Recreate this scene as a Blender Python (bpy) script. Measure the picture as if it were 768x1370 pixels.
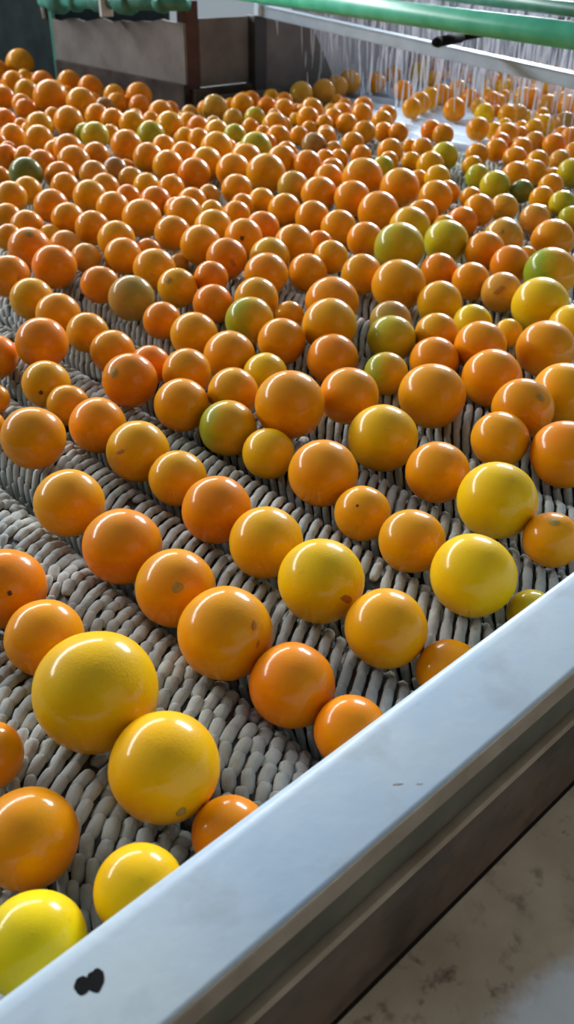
import bpy, bmesh, math, random
from mathutils import Vector, Matrix, Euler, noise

for o in list(bpy.data.objects):
    bpy.data.objects.remove(o)
SC = bpy.context.scene
COL = SC.collection

# ------------------------------------------------------------------ camera
# X runs along the conveyor, Y across it (along the rollers), Z up, metres.
ROT = [[0.738677, 0.369442, -0.563798], [-0.67387, 0.424532, -0.604707], [0.015946, 0.82661, 0.562549]]
cam_data = bpy.data.cameras.new('camera')
cam = bpy.data.objects.new('camera', cam_data)
COL.objects.link(cam)
SC.camera = cam
m = Matrix([ROT[0] + [0], ROT[1] + [0], ROT[2] + [0.606], [0, 0, 0, 1]])
cam.matrix_world = m
cam_data.sensor_fit = 'VERTICAL'
cam_data.sensor_height = 24.0
cam_data.lens = 24.0 * 1134.43 / 1370.0
cam_data.clip_start = 0.02
cam_data.clip_end = 100
cam_data.dof.use_dof = True
cam_data.dof.focus_distance = 0.85
cam_data.dof.aperture_fstop = 6.0

# ------------------------------------------------------------------ light
world = bpy.data.worlds.new('world')
SC.world = world
world.use_nodes = True
bg = world.node_tree.nodes['Background']
bg.inputs[0].default_value = (0.74, 0.86, 0.96, 1)
# bright towards the open far side and the roof lights, dim hall behind the viewer
_nt = world.node_tree
_tc = _nt.nodes.new('ShaderNodeTexCoord')
_dot = _nt.nodes.new('ShaderNodeVectorMath'); _dot.operation = 'DOT_PRODUCT'
_dot.inputs[1].default_value = (0.38, 0.62, 0.69)
_nt.links.new(_tc.outputs['Generated'], _dot.inputs[0])
_mr = _nt.nodes.new('ShaderNodeMapRange')
_mr.inputs['From Min'].default_value = -0.25; _mr.inputs['From Max'].default_value = 0.9
_mr.inputs['To Min'].default_value = 0.03; _mr.inputs['To Max'].default_value = 0.46
_nt.links.new(_dot.outputs['Value'], _mr.inputs['Value'])
_nt.links.new(_mr.outputs['Result'], bg.inputs[1])

def area_light(name, loc, target, sx, sy, power, color):
    ld = bpy.data.lights.new(name, 'AREA')
    ld.shape = 'RECTANGLE'
    ld.size = sx
    ld.size_y = sy
    ld.energy = power
    ld.color = color
    lo = bpy.data.objects.new(name, ld)
    COL.objects.link(lo)
    lo.location = loc
    lo.rotation_euler = (Vector(target) - Vector(loc)).to_track_quat('-Z', 'Y').to_euler()
    return lo
# the open daylight side of the packing shed: a long high band beyond the far side
area_light('daylight_band', (0.6, 8.5, 3.5), (0.9, 1.2, 0), 12.5, 0.8, 1150, (0.95, 0.97, 1.0))
# open end of the shed, past the spray
area_light('daylight_end', (9.5, 5.0, 3.2), (3.0, 1.5, 0), 3.2, 1.6, 1500, (0.88, 0.94, 1.0))

# warm fill added behind the viewer to lift the dark ledge and rail side
area_light('warm_fill', (0.9, -3.2, 2.0), (0.8, 0.1, 0), 3.0, 2.2, 16, (1.0, 0.86, 0.68))
SC.view_settings.view_transform = 'Standard'
SC.view_settings.look = 'None'
SC.view_settings.gamma = 1.0
SC.view_settings.exposure = 0.0
SC.view_settings.use_curve_mapping = False

# ------------------------------------------------------------------ helpers
def tag(o, label=None, cat=None, group=None, kind=None):
    if label: o['label'] = label
    if cat: o['category'] = cat
    if group: o['group'] = group
    if kind: o['kind'] = kind
    return o

def empty(name, loc):
    o = bpy.data.objects.new(name, None)
    o.empty_display_size = 0.05
    COL.objects.link(o)
    o.location = loc
    return o

def obj(name, bm, mat, parent=None, smooth=False):
    me = bpy.data.meshes.new(name)
    bm.normal_update()
    bm.to_mesh(me)
    bm.free()
    if mat:
        for mm in (mat if isinstance(mat, (list, tuple)) else [mat]):
            me.materials.append(mm)
    if smooth:
        me.polygons.foreach_set('use_smooth', [True] * len(me.polygons))
    o = bpy.data.objects.new(name, me)
    COL.objects.link(o)
    if parent:
        o.parent = parent
    return o

def bx(bm, a, b, bev=0.0, mi=0):
    """axis-aligned box from corner a to corner b"""
    r = bmesh.ops.create_cube(bm, size=1.0)
    vs = r['verts']
    for v in vs:
        v.co = Vector([a[i] + (v.co[i] + 0.5) * (b[i] - a[i]) for i in range(3)])
    if bev:
        es = {e for v in vs for e in v.link_edges}
        bmesh.ops.bevel(bm, geom=list(es), offset=bev, segments=2, affect='EDGES', profile=0.5)

def bar(bm, p, q, w, h, bev=0.0):
    """box beam from p to q, w wide sideways, h high"""
    p, q = Vector(p), Vector(q)
    d = (q - p)
    L = d.length
    x = d.normalized()
    s = Vector((0, 0, 1)).cross(x).normalized()
    u = x.cross(s)
    r = bmesh.ops.create_cube(bm, size=1.0)
    mid = (p + q) / 2
    vs = r['verts']
    for v in vs:
        c = v.co.copy()
        v.co = mid + x * (c.x * L) + s * (c.y * w) + u * (c.z * h)
    if bev:
        es = {e for v in vs for e in v.link_edges}
        bmesh.ops.bevel(bm, geom=list(es), offset=bev, segments=2, affect='EDGES', profile=0.5)

def tube(bm, pts, rad, n=16, cap=True):
    """swept tube through pts, rad a number or list"""
    pts = [Vector(p) for p in pts]
    if not isinstance(rad, (list, tuple)):
        rad = [rad] * len(pts)
    rings = []
    for i, p in enumerate(pts):
        d = (pts[min(i + 1, len(pts) - 1)] - pts[max(i - 1, 0)]).normalized()
        a = Vector((0, 0, 1)) if abs(d.z) < 0.9 else Vector((1, 0, 0))
        s = d.cross(a).normalized()
        u = s.cross(d)
        rings.append([bm.verts.new(p + (s * math.cos(t) + u * math.sin(t)) * rad[i])
                      for t in [2 * math.pi * k / n for k in range(n)]])
    for A, B in zip(rings, rings[1:]):
        for k in range(n):
            bm.faces.new((A[k], A[(k + 1) % n], B[(k + 1) % n], B[k]))
    if cap:
        bm.faces.new(rings[0][::-1])
        bm.faces.new(rings[-1])

def extrude_profile(bm, prof, x0, x1, nseg=1):
    """closed (y,z) profile extruded along X"""
    rings = []
    for k in range(nseg + 1):
        x = x0 + (x1 - x0) * k / nseg
        rings.append([bm.verts.new((x, y, z)) for y, z in prof])
    n = len(prof)
    for A, B in zip(rings, rings[1:]):
        for k in range(n):
            bm.faces.new((A[k], B[k], B[(k + 1) % n], A[(k + 1) % n]))
    bm.faces.new(rings[0])
    bm.faces.new(rings[-1][::-1])
    bmesh.ops.recalc_face_normals(bm, faces=bm.faces)

# ------------------------------------------------------------------ materials
def newmat(name):
    mt = bpy.data.materials.new(name)
    mt.use_nodes = True
    nt = mt.node_tree
    b = nt.nodes['Principled BSDF']
    return mt, nt, b

def N(nt, t, **kw):
    n = nt.nodes.new(t)
    for k, v in kw.items():
        setattr(n, k, v)
    return n

def ramp(nt, fac, stops):
    r = N(nt, 'ShaderNodeValToRGB')
    cr = r.color_ramp
    while len(cr.elements) > len(stops):
        cr.elements.remove(cr.elements[-1])
    while len(cr.elements) < len(stops):
        cr.elements.new(0.5)
    for e, (p, c) in zip(cr.elements, stops):
        e.position = p
        e.color = (c[0], c[1], c[2], 1) if hasattr(c, '__len__') else (c, c, c, 1)
    nt.links.new(fac, r.inputs[0])
    return r.outputs[0]

def noise_tex(nt, scale, detail=3, vec=None, rough=0.55):
    t = N(nt, 'ShaderNodeTexNoise')
    t.inputs['Scale'].default_value = scale
    t.inputs['Detail'].default_value = detail
    t.inputs['Roughness'].default_value = rough
    if vec is None:
        tc = N(nt, 'ShaderNodeTexCoord')
        vec = tc.outputs['Object']
    nt.links.new(vec, t.inputs['Vector'])
    return t.outputs['Fac']

def mixc(nt, fac, a, b):
    mx = N(nt, 'ShaderNodeMix', data_type='RGBA')
    if isinstance(fac, (int, float)): mx.inputs[0].default_value = fac
    else: nt.links.new(fac, mx.inputs[0])
    for i, c in ((6, a), (7, b)):
        if isinstance(c, tuple): mx.inputs[i].default_value = (c[0], c[1], c[2], 1)
        else: nt.links.new(c, mx.inputs[i])
    return mx.outputs[2]

def math_(nt, op, a, b=None, clamp=False):
    n = N(nt, 'ShaderNodeMath', operation=op, use_clamp=clamp)
    for i, v in enumerate((a, b)):
        if v is None: continue
        if isinstance(v, (int, float)): n.inputs[i].default_value = v
        else: nt.links.new(v, n.inputs[i])
    return n.outputs[0]

def simple(name, c1, c2, scale, rough=0.5, metal=0.0, lo=0.35, hi=0.65, bump=0.0, bscale=None, spec=0.5):
    mt, nt, b = newmat(name)
    f = noise_tex(nt, scale, 5)
    col = ramp(nt, f, [(lo, c1), (hi, c2)])
    nt.links.new(col, b.inputs['Base Color'])
    b.inputs['Roughness'].default_value = rough
    b.inputs['Metallic'].default_value = metal
    b.inputs['Specular IOR Level'].default_value = spec
    if bump:
        bp = N(nt, 'ShaderNodeBump')
        bp.inputs['Strength'].default_value = bump
        bp.inputs['Distance'].default_value = 0.002
        nt.links.new(noise_tex(nt, bscale or scale * 4, 3), bp.inputs['Height'])
        nt.links.new(bp.outputs[0], b.inputs['Normal'])
    return mt

def skin_material(name, const=None):
    """citrus peel: base colour from the object's own colour, alpha = how green its +X side is"""
    mt, nt, b = newmat(name)
    tc = N(nt, 'ShaderNodeTexCoord')
    oi = N(nt, 'ShaderNodeObjectInfo')
    off = N(nt, 'ShaderNodeVectorMath', operation='ADD')
    sc = math_(nt, 'MULTIPLY', oi.outputs['Random'], 40.0)
    nt.links.new(tc.outputs['Object'], off.inputs[0])
    cmb = N(nt, 'ShaderNodeCombineXYZ')
    for i in range(3): nt.links.new(sc, cmb.inputs[i])
    nt.links.new(cmb.outputs[0], off.inputs[1])
    v = off.outputs[0]
    k = 28.0 if const else 1.0
    base = oi.outputs['Color'] if const is None else None
    if const is not None:
        rgb = N(nt, 'ShaderNodeRGB'); rgb.outputs[0].default_value = (*const, 1); base = rgb.outputs[0]
    n1 = noise_tex(nt, 1.1 * k, 3, v)
    # broad ripeness variation of the peel itself
    hsv = N(nt, 'ShaderNodeHueSaturation')
    nt.links.new(base, hsv.inputs['Color'])
    nt.links.new(math_(nt, 'ADD', math_(nt, 'MULTIPLY', n1, 0.03), 0.487), hsv.inputs['Hue'])
    c = hsv.outputs[0]
    n2 = noise_tex(nt, 6.0 * k, 5, v)
    rus = ramp(nt, n2, [(0.64, 0.0), (0.80, 1.0)])
    c = mixc(nt, math_(nt, 'MULTIPLY', rus, 0.45), c, (0.32, 0.16, 0.04))
    if const is None:
        sep = N(nt, 'ShaderNodeSeparateXYZ')
        nt.links.new(tc.outputs['Object'], sep.inputs[0])
        e = math_(nt, 'ADD', sep.outputs[0], math_(nt, 'MULTIPLY', math_(nt, 'SUBTRACT', n1, 0.5), 1.6))
        g = ramp(nt, math_(nt, 'ADD', math_(nt, 'MULTIPLY', e, 0.5), 0.5), [(0.46, 0.0), (0.80, 1.0)])
        c = mixc(nt, math_(nt, 'MULTIPLY', g, oi.outputs['Alpha']), c, (0.25, 0.33, 0.015))
    nt.links.new(c, b.inputs['Base Color'])
    b.inputs['Roughness'].default_value = 0.5
    b.inputs['Specular IOR Level'].default_value = 0.06
    b.inputs['Coat Weight'].default_value = 0.45
    b.inputs['Coat Roughness'].default_value = 0.155
    bp = N(nt, 'ShaderNodeBump')
    bp.inputs['Strength'].default_value = 0.045
    bp.inputs['Distance'].default_value = 0.02 if const is None else 0.0008
    vo = N(nt, 'ShaderNodeTexVoronoi')
    vo.inputs['Scale'].default_value = 22.0 * k
    nt.links.new(v, vo.inputs['Vector'])
    nt.links.new(vo.outputs['Distance'], bp.inputs['Height'])
    nt.links.new(bp.outputs[0], b.inputs['Normal'])
    return mt

COLS = {'d': (0.77, 0.222, 0.001), 'o': (0.77, 0.275, 0.001), 'a': (0.76, 0.335, 0.002), 'y': (0.80, 0.455, 0.003),
        'y2': (0.80, 0.42, 0.005), 'y3': (0.78, 0.53, 0.004), 'g': (0.56, 0.40, 0.012), 'G': (0.15, 0.17, 0.03),
        'm': (0.64, 0.29, 0.03), 'b': (0.36, 0.17, 0.045), 'b2': (0.46, 0.23, 0.05), 'g2': (0.66, 0.33, 0.005), 'G2': (0.80, 0.34, 0.005)}
SKIN = skin_material('citrus_peel')
FARSKIN = {k: skin_material('citrus_peel_' + n, COLS[k]) for k, n in
           (('d', 'deep_orange'), ('o', 'orange'), ('a', 'amber'), ('y', 'yellow'), ('g', 'green'), ('m', 'dull'), ('b', 'brown'))}
M_scar = simple('dry_stem_scar', (0.30, 0.19, 0.03), (0.44, 0.27, 0.06), 30, 0.8)
M_pale = simple('pale_peel_blemish', (0.50, 0.26, 0.08), (0.62, 0.40, 0.2), 200, 0.6)
M_dark = simple('dark_peel_spot', (0.04, 0.02, 0.01), (0.12, 0.06, 0.015), 300, 0.7)
M_bruise = simple('brown_peel_scuff', (0.50, 0.17, 0.01), (0.36, 0.12, 0.02), 30, 0.7)
M_rail = simple('pale_painted_steel', (0.62, 0.80, 0.99), (0.78, 0.92, 1.0), 7, 0.32, 0.0, bump=0.15, bscale=60)
_nt = M_rail.node_tree; _b = _nt.nodes['Principled BSDF']; _src = _b.inputs['Base Color'].links[0].from_socket
_s = ramp(_nt, noise_tex(_nt, 22, 5), [(0.54, 0.0), (0.74, 0.3)])
_nt.links.new(mixc(_nt, _s, _src, (0.40, 0.38, 0.36)), _b.inputs['Base Color'])
M_bristle = simple('offwhite_brush_fibre', (0.28, 0.305, 0.29), (0.54, 0.58, 0.555), 26, 0.75, bump=0.4, bscale=900)
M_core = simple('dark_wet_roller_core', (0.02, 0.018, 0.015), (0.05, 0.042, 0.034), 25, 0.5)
M_wet = simple('wet_white_plastic', (0.58, 0.74, 0.94), (0.70, 0.84, 1.0), 6, 0.3)
M_green = simple('mint_green_pipe_paint', (0.05, 0.42, 0.25), (0.10, 0.56, 0.36), 14, 0.4)
M_mgreen = simple('faded_sea_green_paint', (0.02, 0.13, 0.10), (0.07, 0.28, 0.21), 16, 0.4)
M_dgreen = simple('dark_green_pipe_paint', (0.02, 0.15, 0.10), (0.04, 0.22, 0.15), 14, 0.45)
M_beam = simple('grey_blue_painted_beam', (0.34, 0.43, 0.53), (0.45, 0.56, 0.68), 9, 0.4)
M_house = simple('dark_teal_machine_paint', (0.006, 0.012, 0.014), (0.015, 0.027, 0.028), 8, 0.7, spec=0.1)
M_panel = simple('stained_brown_grey_panel', (0.12, 0.105, 0.095), (0.20, 0.178, 0.165), 6, 0.75)
M_panel2 = simple('dirty_board', (0.035, 0.028, 0.025), (0.085, 0.066, 0.056), 9, 0.9, spec=0.1)
M_rust = simple('rusty_brown_steel', (0.05, 0.022, 0.018), (0.10, 0.04, 0.03), 12, 0.8)
M_black = simple('black_metal', (0.006, 0.006, 0.007), (0.012, 0.012, 0.012), 20, 0.8, spec=0.03)
M_post = simple('dark_grey_post', (0.025, 0.025, 0.028), (0.05, 0.048, 0.048), 12, 0.6)
M_pale_sheet = simple('pale_wet_sheet', (0.52, 0.52, 0.55), (0.68, 0.66, 0.68), 4, 0.4)
M_clip = simple('white_plastic', (0.55, 0.58, 0.58), (0.7, 0.7, 0.7), 20, 0.5)
M_frame = simple('dark_brown_steel_frame', (0.06, 0.05, 0.042), (0.11, 0.095, 0.08), 11, 0.6)
M_floor = simple('concrete_floor', (0.10, 0.095, 0.09), (0.17, 0.16, 0.15), 3, 0.85)

# ledge: beige paint with dark spatter and a patch of daylight mixed into the colour
M_ledge, nt, b = newmat('spattered_beige_ledge')
n1 = noise_tex(nt, 9, 6); n2 = noise_tex(nt, 55, 5); n3 = noise_tex(nt, 16, 4)
c = ramp(nt, n1, [(0.35, (0.44, 0.33, 0.22)), (0.65, (0.68, 0.55, 0.40))])
c = mixc(nt, math_(nt, 'MULTIPLY', ramp(nt, n2, [(0.54, 0.0), (0.70, 0.8)]), ramp(nt, n3, [(0.42, 0.0), (0.6, 1.0)])), c, (0.045, 0.03, 0.018))
# light shaft on the outer part, painted in as a paler colour
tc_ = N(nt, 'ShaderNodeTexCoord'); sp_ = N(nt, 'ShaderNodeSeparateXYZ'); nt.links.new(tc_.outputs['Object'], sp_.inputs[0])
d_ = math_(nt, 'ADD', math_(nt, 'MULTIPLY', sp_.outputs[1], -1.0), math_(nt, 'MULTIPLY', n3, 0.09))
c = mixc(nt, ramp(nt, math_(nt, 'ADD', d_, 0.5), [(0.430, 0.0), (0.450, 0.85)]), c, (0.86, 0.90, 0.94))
nt.links.new(c, b.inputs['Base Color']); b.inputs['Roughness'].default_value = 0.7
# brown grimy side panel
M_side, nt, b = newmat('grimy_brown_side_panel')
n1 = noise_tex(nt, 9, 5); n2 = noise_tex(nt, 30, 4)
c = ramp(nt, n1, [(0.3, (0.07, 0.05, 0.034)), (0.7, (0.20, 0.145, 0.10))])
c = mixc(nt, ramp(nt, n2, [(0.5, 0.0), (0.75, 0.6)]), c, (0.02, 0.016, 0.012))
nt.links.new(c, b.inputs['Base Color']); b.inputs['Roughness'].default_value = 0.6
M_web = simple('green_grey_rail_web', (0.09, 0.088, 0.055), (0.17, 0.155, 0.10), 14, 0.6)
M_lip = simple('worn_beige_edge', (0.42, 0.33, 0.23), (0.62, 0.51, 0.38), 18, 0.5)

# falling water
M_water, nt, b = newmat('falling_water')
b.inputs['Base Color'].default_value = (0.86, 0.90, 0.97, 1)
b.inputs['Roughness'].default_value = 0.15
b.inputs['Alpha'].default_value = 0.5
b.inputs['Specular IOR Level'].default_value = 0.6

# ------------------------------------------------------------------ setting
Y0, Y1, Y2 = 0.262, 2.85, 4.95
X0, XC, X1 = -0.35, 2.13, 4.75
bm = bmesh.new(); bx(bm, (-4, -4, -0.80), (10, 9, -0.75))
tag(obj('floor', bm, M_floor), kind='structure')

# machine base under the roller beds
base = empty('conveyor_base', (1.5, 1.5, -0.75))
tag(base, 'dark steel conveyor body under the rollers, mostly hidden by fruit', 'conveyor')
bm = bmesh.new()
bx(bm, (X0 - 1.5, -(-0.21) - 1.5, 0.0), (X1 - 1.5, 3.03 - 1.5, 0.66), 0.004)
obj('lower_body', bm, M_frame, base)
bm = bmesh.new(); bx(bm, (X0 - 1.5, 3.031 - 1.5, 0.0), (XC - 1.5, Y2 - 1.5, 0.66), 0.004)
obj('infeed_body', bm, M_frame, base)

# spattered ledge along the near side
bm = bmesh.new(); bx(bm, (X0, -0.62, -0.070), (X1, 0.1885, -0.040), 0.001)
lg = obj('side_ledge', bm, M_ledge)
tag(lg, 'beige spattered ledge running along the outside of the rail, bottom right', 'ledge')
for k in range(5):
    bm = bmesh.new(); x = 0.1 + k * 1.1
    bx(bm, (x, -0.55, -0.75), (x + 0.05, -0.50, -0.075), 0.003)
    obj('leg', bm, M_frame, lg)

# near rail: bent steel channel
rail = empty('side_rail', (0, 0, 0))
tag(rail, 'long pale blue-white painted steel rail crossing the lower right corner', 'rail')
def rounded(pts_r):
    out = []
    n = len(pts_r)
    for i, (y, z, r) in enumerate(pts_r):
        p = Vector((y, z)); a = Vector(pts_r[i - 1][:2]); c = Vector(pts_r[(i + 1) % n][:2])
        if r <= 0: out.append((y, z)); continue
        da = (a - p).normalized(); dc = (c - p).normalized()
        s = p + da * r; e = p + dc * r
        for t in (0, .25, .5, .75, 1):
            q = s * (1 - t) ** 2 + p * 2 * t * (1 - t) + e * t * t
            out.append((q.x, q.y))
    return out
bm = bmesh.new()
extrude_profile(bm, rounded([(Y0, 0.151, 0.015), (Y0, -0.05, 0), (Y0 - 0.006, -0.05, 0), (Y0 - 0.006, 0.140, 0.003),
                             (0.1905, 0.140, 0.001), (0.1905, 0.151, 0.003)]), X0, X1, 1)
top = obj('top_plate', bm, M_rail, rail, True)
top.data.polygons.foreach_set('use_smooth', [True] * len(top.data.polygons))
bm = bmesh.new()
extrude_profile(bm, rounded([(0.1903, 0.1485, 0), (0.1885, 0.1480, 0.001), (0.1875, 0.131, 0.003), (0.1960, 0.1255, 0.002), (0.1903, 0.1265, 0)]), X0, X1)
tag(obj('edge_lip', bm, M_lip, rail, True), 'worn beige edge')
bm = bmesh.new()
extrude_profile(bm, [(0.2045, 0.1398), (0.1965, 0.1395), (0.1965, 0.1265), (0.1965, 0.078), (0.2045, 0.074)], X0, X1)
tag(obj('web', bm, M_web, rail), 'dull green-grey web')
bm = bmesh.new()
extrude_profile(bm, rounded([(0.2045, 0.0775, 0), (0.1895, 0.0765, 0.0015), (0.1885, 0.071, 0.0015), (0.1935, 0.066, 0), (0.2045, 0.066, 0)]), X0, X1)
tag(obj('lower_flange', bm, M_lip, rail, True), 'worn lower flange')
bm = bmesh.new()
extrude_profile(bm, [(0.2095, 0.0655), (0.1945, 0.0655), (0.1900, 0.045), (0.1900, -0.036), (0.2095, -0.036)], X0, X1)
tag(obj('side_panel', bm, M_side, rail), 'grimy brown side panel')
# smudge on the top plate
def blot(cx, cy, z, rx, ry, seed, ang=0.0, n=56):
    bm = bmesh.new()
    vs = []
    for k in range(n):
        t = 2 * math.pi * k / n
        q = 1 + 0.22 * noise.noise(Vector((math.cos(t) * 1.3, math.sin(t) * 1.3, seed)))
        x, y = math.cos(t) * rx * q, math.sin(t) * ry * q
        vs.append(bm.verts.new((cx + x * math.cos(ang) - y * math.sin(ang), cy + x * math.sin(ang) + y * math.cos(ang), z)))
    bm.faces.new(vs)
    r = bmesh.ops.extrude_face_region(bm, geom=bm.faces[:])
    for v in r['geom']:
        if isinstance(v, bmesh.types.BMVert): v.co.z += 0.0003
    bmesh.ops.recalc_face_normals(bm, faces=bm.faces)
    return bm
RZ = 0.1509
bm = blot(0.0858, 0.2326, RZ, 0.0048, 0.0062, 3.1, -0.6)
bm2 = blot(0.0795, 0.2345, RZ + 0.00005, 0.0044, 0.0046, 5.7, -0.4)
obj('black_smudge', bm, M_black, rail)
obj('black_smudge', bm2, M_black, rail)
M_scuff = simple('grey_scuff_on_paint', (0.12, 0.11, 0.10), (0.22, 0.21, 0.20), 90, 0.5)
obj('scuff', blot(0.2985, 0.2095, RZ, 0.0035, 0.0008, 1.1, -0.6), M_scuff, rail)
obj('scuff', blot(0.309, 0.2005, RZ, 0.0022, 0.0007, 2.1, -0.6), M_scuff, rail)

# far rail with boards behind it
bm = bmesh.new(); bx(bm, (2.20, Y1 + 0.005, -0.089), (2.95, Y1 + 0.035, 0.085), 0.004)
tag(obj('far_rail', bm, M_frame), 'low dark rail behind the fruit along the far side', 'rail')
bm = bmesh.new(); bx(bm, (X0, Y2, -0.75), (XC, Y2 + 0.04, 0.12), 0.004)
tag(obj('infeed_rail', bm, M_frame), 'dark rail at the far end of the left fruit heap', 'rail')

# ------------------------------------------------------------------ rollers
PITCH, G0, RR = 0.1235, 0.232, 0.060
SGN = -1
random.seed(5)
def tuft(bm, M, L, W, T):
    """one bristle bundle: a fat 6-sided spindle, thick in the middle, frayed flat at its tip"""
    secs = [(-0.5, 0.70), (-0.25, 0.97), (0.15, 1.0), (0.40, 0.88), (0.5, 0.5)]
    rings = []
    for a, s in secs:
        rings.append([bm.verts.new(M @ Vector((a * L, math.cos(t) * W / 2 * s, math.sin(t) * T / 2 * s)))
                      for t in [math.pi * 2 * k / 6 for k in range(6)]])
    for A, B in zip(rings, rings[1:]):
        for k in range(6):
            bm.faces.new((A[k], A[(k + 1) % 6], B[(k + 1) % 6], B[k]))
    bm.faces.new(rings[0][::-1]); bm.faces.new(rings[-1])

def tuft_sleeve(ylen, rough):
    """bristle bundles laid end to end along a many-start helix, like cord wound round the roller"""
    bm = bmesh.new()
    starts, step = 14, 0.016
    lead = starts * step
    NA = 25 if rough else 17
    lean = math.atan(lead / (2 * math.pi * 0.056))
    c = -starts
    while c * step < ylen:
        phc = random.uniform(0, 1)
        for k in range(NA):
            u = (k + phc) / NA
            a = 2 * math.pi * u
            y = c * step + u * lead
            if y < 0.006 or y > ylen - 0.006: continue
            ms = rough + (1 - rough) * min(1, max(0, (y - 0.35) / 0.6)) * 0.8
            if random.random() < 0.03 * ms: continue
            nz = noise.noise(Vector((y * 14, math.cos(a) * 1.5, math.sin(a) * 1.5)))
            tw = lean + random.uniform(-.05, .05) + ms * (0.25 * nz + random.uniform(-.22, .22))
            y += ms * random.uniform(-.0025, .0025)
            if y < 0.006 or y > ylen - 0.006: continue
            rad = RR - 0.0042 + random.uniform(-.0006, .0006) - ms * random.uniform(0, .002)
            M = (Matrix.Rotation(a, 4, 'Y') @ Matrix.Translation((0, y, rad))
                 @ Matrix.Rotation(tw, 4, 'Z') @ Matrix.Rotation(SGN * (0.10 + 0.10 * ms) + random.uniform(-.03, .03), 4, 'Y'))
            tuft(bm, M, (0.0205 if rough else 0.0300 - 0.003 * ms), (0.0110 + 0.0018 * ms) * random.uniform(.93, 1.07), 0.0070)
        c += 1
    return bm
def core_bm(ylen, r):
    bm = bmesh.new()
    tube(bm, [(0, -0.012, 0), (0, 0, 0)], 0.012, 12)
    tube(bm, [(0, 0, 0), (0, ylen, 0)], r, 36)
    tube(bm, [(0, ylen, 0), (0, ylen + 0.012, 0)], 0.012, 12)
    return bm
YS = Y0 + 0.014
len_long, len_short, len_wet = Y2 - YS - 0.016, Y1 - YS - 0.016, 3.01 - YS
mesh_cache = {}
def cached(key, fn, mat, name, parent, smooth):
    if key not in mesh_cache:
        o = obj(name, fn(), mat, parent, smooth)
        mesh_cache[key] = o.data
        return o
    o = bpy.data.objects.new(name, mesh_cache[key]); COL.objects.link(o); o.parent = parent
    return o
ORD = ['first', 'second', 'third', 'fourth', 'fifth', 'sixth', 'seventh', 'eighth', 'ninth', 'tenth', 'eleventh', 'twelfth',
       'thirteenth', 'fourteenth', 'fifteenth', 'sixteenth', 'seventeenth', 'eighteenth', 'nineteenth', 'twentieth']
kk = 0; ww = 0
for k in range(-3, 40):
    x = G0 + (k + 0.5) * PITCH
    if x + RR > X1 - 0.01: break
    if x < X0 + RR: continue
    r = empty('brush_roller' if x < 2.28 else 'smooth_roller', (x, YS, 0))
    if x < 2.28:
        kk += 1
        nm = 'twenty-' + ORD[kk - 21] if kk > 20 else ORD[kk - 1]
        tag(r, f'off-white tufted brush roller under the fruit, {nm} from the bottom left corner', 'roller', 'brush rollers of the conveyor')
        lg_ = 'long' if x + RR < XC else 'short'
        rg = 1.0 if k < 1 else 0.0
        L = len_long if lg_ == 'long' else len_short
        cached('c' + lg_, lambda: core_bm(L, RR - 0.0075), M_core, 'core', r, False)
        t = cached('t%s%d' % (lg_, rg), lambda: tuft_sleeve(L, rg), M_bristle, 'bristle_tufts', r, True)
        t.location = (0, 0, 0)
        t.rotation_euler = (0, random.uniform(0, 6.28), 0)
        t['kind'] = 'stuff'
    else:
        ww += 1
        tag(r, f'smooth wet white roller under the spray, {ORD[ww - 1]} beyond the brush rollers', 'roller', 'wet white rollers under the spray')
        lw = len_short if x < 3.02 else len_wet
        cached('w%.1f' % lw, lambda: core_bm(lw, RR - 0.002), M_wet, 'sleeve', r, True)
        bm = None

# ------------------------------------------------------------------ fruit
def fruit_mesh(seed):
    bm = bmesh.new()
    bmesh.ops.create_icosphere(bm, subdivisions=4, radius=1.0)
    for v in bm.verts:
        n = v.co.normalized()
        q = 1 + 0.022 * noise.noise(n * 1.3 + Vector((seed * 7.1, 0, 0)))
        # shallow dimple where the stem was, slight blossom-end flattening
        h = n.x * math.cos(seed) * .3 + n.y * math.sin(seed) * .3 - n.z * 0.9
        q -= 0.05 * math.exp(-((1 - h) / 0.02) ** 1.0) if h < 1 else 0.05
        v.co = n * q
    me = bpy.data.meshes.new('orange')
    bm.to_mesh(me); bm.free()
    me.materials.append(SKIN)
    me.polygons.foreach_set('use_smooth', [True] * len(me.polygons))
    return me
VARIANTS = [fruit_mesh(s) for s in range(5)]

def cap_patch(nrm, rad, ang, seed, aspect=1.0, lift=1.004, hollow=False):
    """irregular thin patch following the unit sphere around direction nrm (radius in units of the fruit's radius)"""
    n = Vector(nrm).normalized()
    s = n.orthogonal().normalized(); u = n.cross(s)
    bm = bmesh.new()
    rings = []
    K = 18
    for j, fr in enumerate((0.35, 0.7, 1.0)):
        ring = []
        for k in range(K):
            t = 2 * math.pi * k / K
            q = 1 + 0.35 * noise.noise(Vector((math.cos(t), math.sin(t), seed)))
            e = (math.cos(t) * s * aspect + math.sin(t) * u) * rad * fr * q
            lf = lift + (0.02 if j == 0 and hollow else 0.0) - (0.006 if j == 2 else 0)
            ring.append(bm.verts.new((n + e).normalized() * lf))
        rings.append(ring)
    bm.faces.new(rings[0])
    for A, B in zip(rings, rings[1:]):
        for k in range(K):
            bm.faces.new((A[k], B[k], B[(k + 1) % K], A[(k + 1) % K]))
    bmesh.ops.recalc_face_normals(bm, faces=bm.faces)
    return bm

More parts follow.
